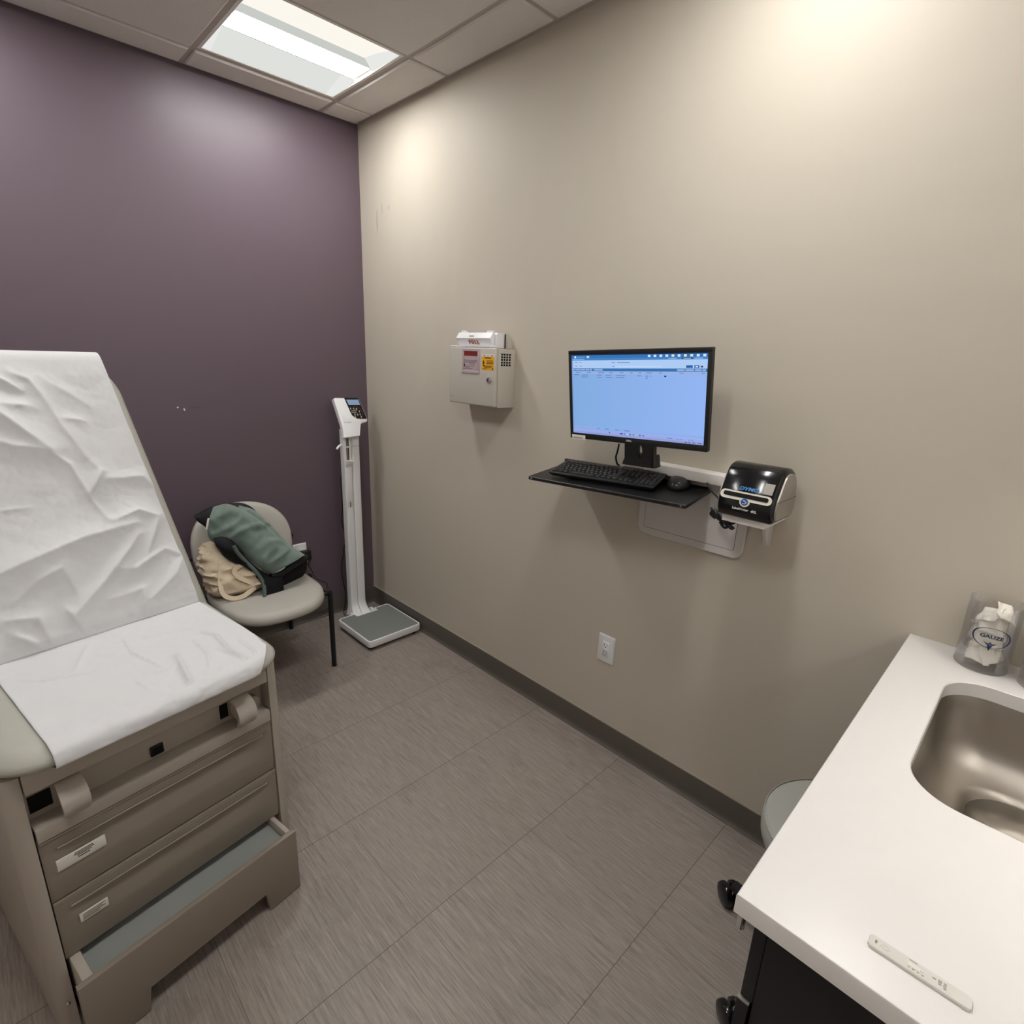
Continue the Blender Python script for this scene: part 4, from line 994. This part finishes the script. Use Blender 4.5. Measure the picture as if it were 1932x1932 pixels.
tq = (Vector(pf(0, .10, 0)) - Vector(pf(0, .08, 0))).normalized(); tn = Vector((1, 0, 0)).cross(tq)
def face_X(x, q, off, tilt):
    c = pf(x, q, off); up = tilt.normalized(); n_ = Vector((1, 0, 0)).cross(up)
    return Matrix(((1, 0, 0, c.x), (0, up.y, n_.y, c.y), (0, up.z, n_.z, c.z), (0, 0, 0, 1)))
lg = MB(); lg.text('DYMO', .0135, 'bluelogo', face_X(.002, .0865, .0012, tq), depth=.0008, sx=1.35, bold=.0006, shear=.2); lg.build('brand_lettering', prn)
lg = MB(); up2 = Vector(pf(0, .036, 0)) - Vector(pf(0, .026, 0)); lg.text('LabelWriter', .0092, 'whiteink', face_X(-.010, .030, .0010, up2), depth=.0008, shear=.15, bold=.0002); lg.text('4XL', .0092, 'whiteink', face_X(.028, .0295, .0010, up2), depth=.0008, shear=.15, bold=.0004); lg.build('model_lettering', prn)
strip(.040, .066, .082, .110, .0012, 'silver', 'silver_sticker', n=4)
b_ = MB()
for k in range(9):
    p0 = at(1348 + k * 3.4, 966 + k * 2.6, 'y', -.10 - .004 * (k % 3)); b_.tube([p0 + Vector((-.012, 0, .012)), p0 + Vector((0, -.006, -.002)), p0 + Vector((.010, 0, -.016)), p0 + Vector((.016, .003, -.010))], .0042, 'black', n=8)
b_.tube([at(1372, 985, 'y', -.10), at(1382, 988, 'y', -.10), at(1388, 982, 'y', -.10), at(1378, 976, 'y', -.10), at(1365, 975, 'y', -.1)], .0038, 'black')
b_.tube([at(1372, 985, 'y', -.105), at(1374, 993, 'y', -.105), at(1366, 995, 'y', -.105), at(1358, 984, 'y', -.105)], .0042, 'black')
b_.tube([at(1350, 978, 'y', -.10), at(1341, 969, 'y', -.10), at(1349, 962, 'y', -.10), at(1358, 968, 'y', -.10)], .0042, 'black')
tag(b_.tube([at(1357, 968, 'y', -.10), at(1356.5, 950, 'y', -.10), at(1355, 940, 'y', -.10), at(1346, 930, 'y', -.09), at(1338, 920, 'y', -.08), at(1334, 912, 'y', -.06)], .0034, 'black').build('printer_cord'), 'bundled black cord hanging between the desk tray and the printer shelf', 'cord')

# ================================================================== COUNTER, SINK, CABINET
CT = .9125; TK = .033; CX0 = 2.7856; CY0 = -1.0865
def hole(ins, z):
    return [Vector((p.x, p.y, z)) for p in rrect(2.894 + ins, 3.300 - ins, -.682 + ins, -.172 - ins, (.095, .095, .085, .085), 12)]
top = MB(); inner = hole(0, CT); cxy = Vector((3.097, -.427)); outer = []
Xa, Xb, Ya, Yb = CX0, XR, CY0, -.0005
for p in inner:
    d = Vector((p.x, p.y)) - cxy; tx = ((Xb - cxy.x) / d.x if d.x > 0 else (Xa - cxy.x) / d.x) if abs(d.x) > 1e-6 else 99; ty = ((Yb - cxy.y) / d.y if d.y > 0 else (Ya - cxy.y) / d.y) if abs(d.y) > 1e-6 else 99
    q = cxy + d * min(tx, ty); outer.append(Vector((q.x, q.y, CT)))
for c in ((Xa, Ya), (Xb, Ya), (Xb, Yb), (Xa, Yb)):
    k = min(range(len(outer)), key=lambda i: (outer[i].x - c[0]) ** 2 + (outer[i].y - c[1]) ** 2); outer[k] = Vector((c[0], c[1], CT))
def inset(pts, e, z): return [Vector((min(max(p.x, Xa + e), Xb - e), min(max(p.y, Ya + e), Yb - e), z)) for p in pts]
top.loft([hole(0, CT - TK), hole(0, CT - .002), hole(-.002, CT), inset(outer, .003, CT), inset(outer, .001, CT - .001), inset(outer, 0, CT - .003), inset(outer, 0, CT - TK + .002), inset(outer, .002, CT - TK), hole(0, CT - TK)], 'counter', cap=False)
tag(top.build('worktop', angle=30), 'white solid-surface worktop with a cut-out for the steel sink', 'worktop')
sk = MB()
rz = [(CT - TK - .0012, -.030), (CT - TK - .0012, -.004), (CT - TK - .004, -.003), (CT - TK - .05, .0), (CT - .135, .006), (CT - .160, .014), (CT - .178, .027), (CT - .191, .045), (CT - .200, .066), (CT - .206, .09)]
sk.loft([hole(i, z) for z, i in rz], 'steel', cap=False)
cen = Vector((3.097, -.427, CT - .2115)); last = hole(.09, CT - .206)
ring = [cen + (p - cen) * .0 + Vector(((p.x - cen.x) / max(1e-6, math.hypot(p.x - cen.x, p.y - cen.y)) * .042, (p.y - cen.y) / max(1e-6, math.hypot(p.x - cen.x, p.y - cen.y)) * .042, 0)) for p in last]
sk.loft([last, ring], 'steel', cap=False)
sink = empty('undermount_sink', 'stainless steel undermount sink bowl set in the white worktop', 'sink', (0, 0, 0))
so = sk.build('bowl', sink, angle=50, recalc=False); sm = so.modifiers.new('gauge', 'SOLIDIFY'); sm.thickness = .0012; sm.offset = 1
MB().lathe([(.040, .001), (.043, .003), (.036, .002), (.02, -.004), (.001, -.004)], 'chrome', c=(3.097, -.427, CT - .2115)).build('drain', sink)
cabn = empty('base_cabinet', 'black laminate base cabinet under the near end of the white worktop', 'cabinet', (2.8246, -1.055, 0))
cb = MB(); cy1 = .33; cx1 = XR - 2.8246 - .001; zt_ = CT - TK - .001
cb.box((0, 0, .0), (cx1, .018, zt_), 'cabblack', .001).box((0, cy1 - .018, 0), (cx1, cy1, zt_), 'cabblack', .001).box((cx1 - .018, .018, .0), (cx1, cy1 - .018, zt_ - .2), 'cabblack').box((0, .018, .10), (cx1 - .018, cy1 - .018, .118), 'cabblack').box((.05, .018, 0), (.068, cy1 - .018, .10), 'cabblack').box((0, .018, zt_ - .02), (.02, cy1 - .018, zt_), 'cabblack')
cb.build('carcass', cabn)
fd = MB().box((-.0175, -.0005, .7165), (-.0005, cy1, .8455), 'cabblack', .001).build('drawer_front', cabn)
dd = MB().box((-.0205, -.0035, .105), (-.0035, cy1 - .004, .7125), 'cabblack', .001).box((-.0205, -.0036, .7110), (-.0035, cy1 - .004, .7127), 'greyprint').build('door', cabn)
hd_ = MB().cyl((-.049, .055, .765), (-.049, .055, .842), .0062, 'chrome', bev=.001).cyl((-.049, .055, .802), (-.017, .055, .802), .004, 'chrome').cyl((-.049, .055, .83), (-.017, .055, .83), .004, 'chrome')
hd_.build('handle', fd)
# wall cabinet with its task light, above the worktop (beyond the right edge of the photo, it lights the worktop)
wc = empty('wall_cabinet', 'white wall cabinet above the sink worktop, outside the view', 'cabinet', (3.25, -.54, 1.40))
MB().box((-.15, -.53, 0), (.169, .535, .75), 'whitepaint', .002).build('carcass', wc)
for ya, yb in ((-.53, .0015), (.0045, .535)): MB().box((-.17, ya, .002), (-.151, yb, .748), 'whitepaint', .002).build('door', wc)
ul = empty('mounted_strip_light', 'slim strip light under the wall cabinet above the worktop, outside the view', 'strip light', (3.27, -.54, 1.40))
MB().box((-.03, -.45, -.022), (.03, .45, -.0005), 'fixture', .003).build('housing', ul)
MB().box((-.022, -.44, -.0235), (.022, .44, -.0222), 'undercab').build('diffuser', ul)

# ---- jars with printed labels
def jar(x, y, rotz, label, text):
    j = empty('gauze_jar', label, 'jar', (x, y, CT), (0, 0, rotz), group='clear supply jars on the worktop')
    r = .051; h = .168
    MB().lathe([(.001, .0005), (r - .002, .0005), (r, .002), (r + .0008, .004), (r, .006), (r, h - .002), (r + .0012, h), (r + .001, h + .0014), (r - .0014, h + .0012), (r - .0022, h - .002), (r - .0022, .0065), (r - .004, .0055), (.001, .0055)], 'glass', n=64).build('glass', j, angle=40)
    if not text: return j
    pr = MB(); R0 = r + .0009
    def wrap(u_, v_, o=0): a = u_ / R0; return Vector((math.sin(a) * (R0 + o), -math.cos(a) * (R0 + o), v_))
    n = 64; zc = .093
    for lo_, hi_ in ((0, n),):
        rings = []
        for k in range(n + 1):
            a = 2 * math.pi * k / n + R(-70); wd = .0014 + .0022 * abs(math.cos(a)) ** 2
            if k == n: a = 2 * math.pi + R(-70)
            rings.append([wrap(.037 * math.cos(a), zc + .0245 * math.sin(a)), wrap((.037 - wd) * math.cos(a), zc + (.0245 - wd * .7) * math.sin(a)), wrap((.037 - wd) * math.cos(a), zc + (.0245 - wd * .7) * math.sin(a), .0003), wrap(.037 * math.cos(a), zc + .0245 * math.sin(a), .0003)])
        pr.loft(rings, 'navy', cap=False)
    pr.text(text, .0115, 'navy', Matrix.Identity(4), depth=.0001, sx=1.15, bold=.0004, warp=lambda v: wrap(v.x, zc + .003 + v.y + .0 - 2.2 * v.x * v.x, .0002 + v.z))
    # small emblem: winged staff breaking the ring at its foot
    for poly_ in ([(-.0135, -.0105), (-.004, -.0135), (0, -.0095), (.004, -.0135), (.0135, -.0105), (.006, -.0165), (0, -.0155), (-.006, -.0165)], [(-.0052, -.0165), (.0052, -.0165), (.0036, -.022), (.0016, -.027), (0, -.032), (-.0016, -.027), (-.0036, -.022)]):
        vs = [wrap(x_, zc + y_, .0002) for x_, y_ in poly_]; vs2 = [wrap(x_, zc + y_, .0005) for x_, y_ in poly_]
        pr.loft([vs, vs2], 'navy')
    pr.build('printed_label', j, angle=180)
    return j
JX, JY = 2.937, -.068; j1 = jar(JX, JY, R(8), 'clear plastic jar printed GAUZE at the back of the worktop', 'GAUZE')
JX2, JY2 = 3.056, -.083; j2 = jar(JX2, JY2, R(8), 'second clear jar right of the gauze jar, cut off at the edge', None)
def packet(seed):
    b_ = bmesh.new(); bmesh.ops.create_grid(b_, x_segments=14, y_segments=14, size=.5)
    g = bmesh.ops.extrude_face_region(b_, geom=b_.faces[:]); top_ = [v for v in g['geom'] if isinstance(v, bmesh.types.BMVert)]; ts = set(top_)
    for v in b_.verts:
        x, y = v.co.x * .056, v.co.y * .052; e = max(0, 1 - max(abs(v.co.x), abs(v.co.y)) * 2); t = .0006 + .004 * e ** .5
        fold = .010 * math.sin(x * 70 + seed) * .6 + .008 * noise.noise(Vector((x * 40 + seed, y * 40, 0)))
        v.co = Vector((x + .004 * noise.noise(Vector((y * 60, seed, 0))), y + .004 * noise.noise(Vector((x * 60, seed, 5))), fold + (t if v in ts else -t)))
    return b_
protos = []
spots = [(-.006, -.022, .030, 80, 10, 8), (.016, -.018, .034, 76, -20, 40), (-.018, .004, .036, 82, 15, -70), (.010, .014, .034, 70, 10, 100), (-.004, -.026, .072, 78, -8, -6), (.022, -.008, .068, 74, 24, 62), (-.020, -.006, .078, 80, -14, -52), (.004, .018, .076, 75, 20, 170), (.004, -.024, .106, 66, 12, 14), (-.018, .006, .112, 60, -16, -60), (.018, .010, .108, 55, 20, 76), (-.010, -.012, .128, 38, -12, -30), (.024, -.010, .1385, 48, 34, 48)]
for k, (x, y, z, rx, ry, rz_) in enumerate(spots):
    if k < 4:
        b_ = MB().frombm(packet(k * 1.7 + .4), 'gauze').build('gauze_packet', angle=80); protos.append(b_)
    else:
        b_ = protos[k % 4].copy(); COL.objects.link(b_)
    b_.location = (JX + x * .85, JY + y * .85, CT + z + .008); b_.rotation_euler = (R(rx), R(ry), R(rz_)); b_.scale = (.84, .84, .84)
    tag(b_, 'small crumpled white gauze packet inside the GAUZE jar', 'gauze packet', 'gauze packets in the printed jar')
for k, (x, y, z, rz_) in enumerate([(-.02, -.014, .036, -30), (.008, -.02, .034, 20), (-.014, -.008, .074, -50), (.012, .012, .06, 80)]):
    b_ = protos[k % 4].copy(); COL.objects.link(b_); b_.location = (JX2 + x * .8, JY2 + y * .8, CT + z + .008); b_.rotation_euler = (R(78), R(8 - 6 * k), R(rz_)); b_.scale = (.9, .9, .9)
    tag(b_, 'white packet inside the second jar, cut off at the edge', 'packet', 'packets in the second jar')

# ---- rapid test cassette on the worktop
tc = empty('test_cassette', 'long thin white plastic test cassette lying on the worktop', 'test cassette', (2.9745, -1.0255, CT), (0, 0, R(.5)))
b_ = MB().loft([[Vector((p.x, p.y, z)) for p in [Vector((-.050 + i, -.0058, 0)), Vector((-.0475 + i, -.0092 + i, 0)), Vector((.0475 - i, -.0092 + i, 0)), Vector((.050 - i, -.0058, 0)), Vector((.050 - i, .0058, 0)), Vector((.0475 - i, .0092 - i, 0)), Vector((-.0475 + i, .0092 - i, 0)), Vector((-.050 + i, .0058, 0))]] for z, i in ((.0002, .0006), (.001, 0), (.0038, 0), (.0046, .0007), (.0048, .0016))], 'offwhite')
case_ = b_.build('casing', tc, angle=30)
w = MB().loft([[Vector((p.x, p.y, z)) for p in rrect(-.012 + i, .007 - i, -.0035 + i, .0042 - i, .0015, 3)] for z, i in ((.0047, 0), (.0052, 0), (.0052, .0012), (.0046, .002))], 'offwhite', cap=False).box((-.010, -.0020, .0044), (.005, .0026, .00492), 'sticker'); w.build('result_window', case_)
w = MB().loft([[Vector((-.033 + math.cos(2 * math.pi * k / 24) * rx, .0002 + math.sin(2 * math.pi * k / 24) * ry, z)) for k in range(24)] for z, rx, ry in ((.0047, .0052, .0036), (.0053, .0050, .0034), (.0053, .0040, .0026), (.0046, .0030, .0018))], 'offwhite').build('sample_well', case_)
pm = MB()
for (x, y, sx_, sy_) in [(-.0425, .0012, .0012, .0016), (-.0425, -.0012, .0009, .001), (-.0055, .0058, .0040, .0005), (-.0085, -.0050, .0009, .0006), (-.0042, -.0050, .0011, .0007), (.0004, -.0050, .0010, .0005), (.0050, -.0052, .0010, .0006), (.0042, -.0005, .0022, .0004), (.0150, .0015, .0018, .0008), (.0205, .0030, .0018, .0007), (.0205, .0006, .0018, .0007), (.0208, -.0018, .0016, .0007), (.0252, .0030, .0015, .0006), (.0252, .0008, .0015, .0006), (.0252, -.0014, .0015, .0006), (.0256, -.0038, .0014, .0008)]:
    pm.box((x - sx_, y - sy_, .0047), (x + sx_, y + sy_, .0050), 'greyprint')
pm.build('print', case_)

# ================================================================== STOOL tucked under the worktop
stl = empty('rolling_stool', 'grey padded rolling stool tucked under the worktop', 'stool', (2.812, -.375, 0))
MB().lathe([(.02, .425), (.13, .425), (.165, .429), (.182, .442), (.190, .462), (.192, .482), (.1895, .498), (.186, .505), (.1865, .5085), (.183, .5115), (.176, .5145), (.14, .520), (.07, .5235), (.01, .524)], 'stool', n=72).build('seat', stl, angle=50)
MB().lathe([(.187, .5035), (.1895, .5055), (.1895, .5085), (.187, .5105)], 'stool', n=72, cap=False).build('piping', stl)
MB().cyl((0, 0, .10), (0, 0, .30), .025, 'black').cyl((0, 0, .29), (0, 0, .426), .014, 'chrome').cyl((0, 0, .405), (0, 0, .426), .07, 'black').build('gas_lift', stl)
ca = [R(a) for a in (164, 246, 313, 20, 92)]
bs = MB().cyl((0, 0, .075), (0, 0, .125), .04, 'black', bev=.004)
for a in ca:
    d = Vector((math.cos(a), math.sin(a), 0)); s_ = Vector((-d.y, d.x, 0))
    bs.loft([[d * t + s_ * w_ + Vector((0, 0, z + h_)) , d * t - s_ * w_ + Vector((0, 0, z + h_)), d * t - s_ * w_ + Vector((0, 0, z)), d * t + s_ * w_ + Vector((0, 0, z))] for t, w_, z, h_ in ((.03, .022, .085, .035), (.15, .018, .076, .028), (.262, .013, .0715, .018))], 'black')
bs.build('star_base', stl)
for k, a in enumerate(ca):
    c = Vector((math.cos(a) * .262, math.sin(a) * .262, 0)); ar = a + R((-112, 168, 40, 120, 10)[k]); ax = Vector((math.cos(ar), math.sin(ar), 0)); fw = Vector((-ax.y, ax.x, 0)) * .010
    w_ = MB()
    for sg in (-1, 1):
        A = rot_to(ax).to_3x3()
        prof_ = [(.004, .012), (.024, .0115), (.0325, .008), (.035, .002), (.0345, -.007), (.027, -.0115), (.004, -.0115)]
        w_.loft([[c + fw + ax * (sg * .0155) + Vector((0, 0, .0352)) + A @ Vector((math.cos(2 * math.pi * q / 24) * r_, math.sin(2 * math.pi * q / 24) * r_, sg * h_)) for q in range(24)] for r_, h_ in prof_], 'blackgloss')
    w_.box((-.006, -.012, .012), (.006, .012, .05), 'black', .002, X=Matrix.Translation(c + fw) @ Matrix.Rotation(ar, 4, 'Z')).cyl(c + Vector((0, 0, .05)), c + Vector((0, 0, .073)), .007, 'chrome')
    w_.build('caster', stl)

# ------------------------------------------------------------------ view
wd = bpy.data.worlds.new('world'); SC.world = wd; wd.use_nodes = True
wd.node_tree.nodes['Background'].inputs[0].default_value = (.02, .02, .02, 1)
SC.view_settings.view_transform = 'Standard'; SC.view_settings.look = 'None'; SC.view_settings.gamma = 1; SC.view_settings.use_curve_mapping = False
SC.view_settings.exposure = 0.0
SC.cycles.use_denoising = True; SC.cycles.max_bounces = 10; SC.cycles.diffuse_bounces = 6; SC.cycles.glossy_bounces = 5; SC.cycles.transmission_bounces = 10; SC.cycles.transparent_max_bounces = 10
SC.cycles.caustics_reflective = False; SC.cycles.sample_clamp_indirect = 8
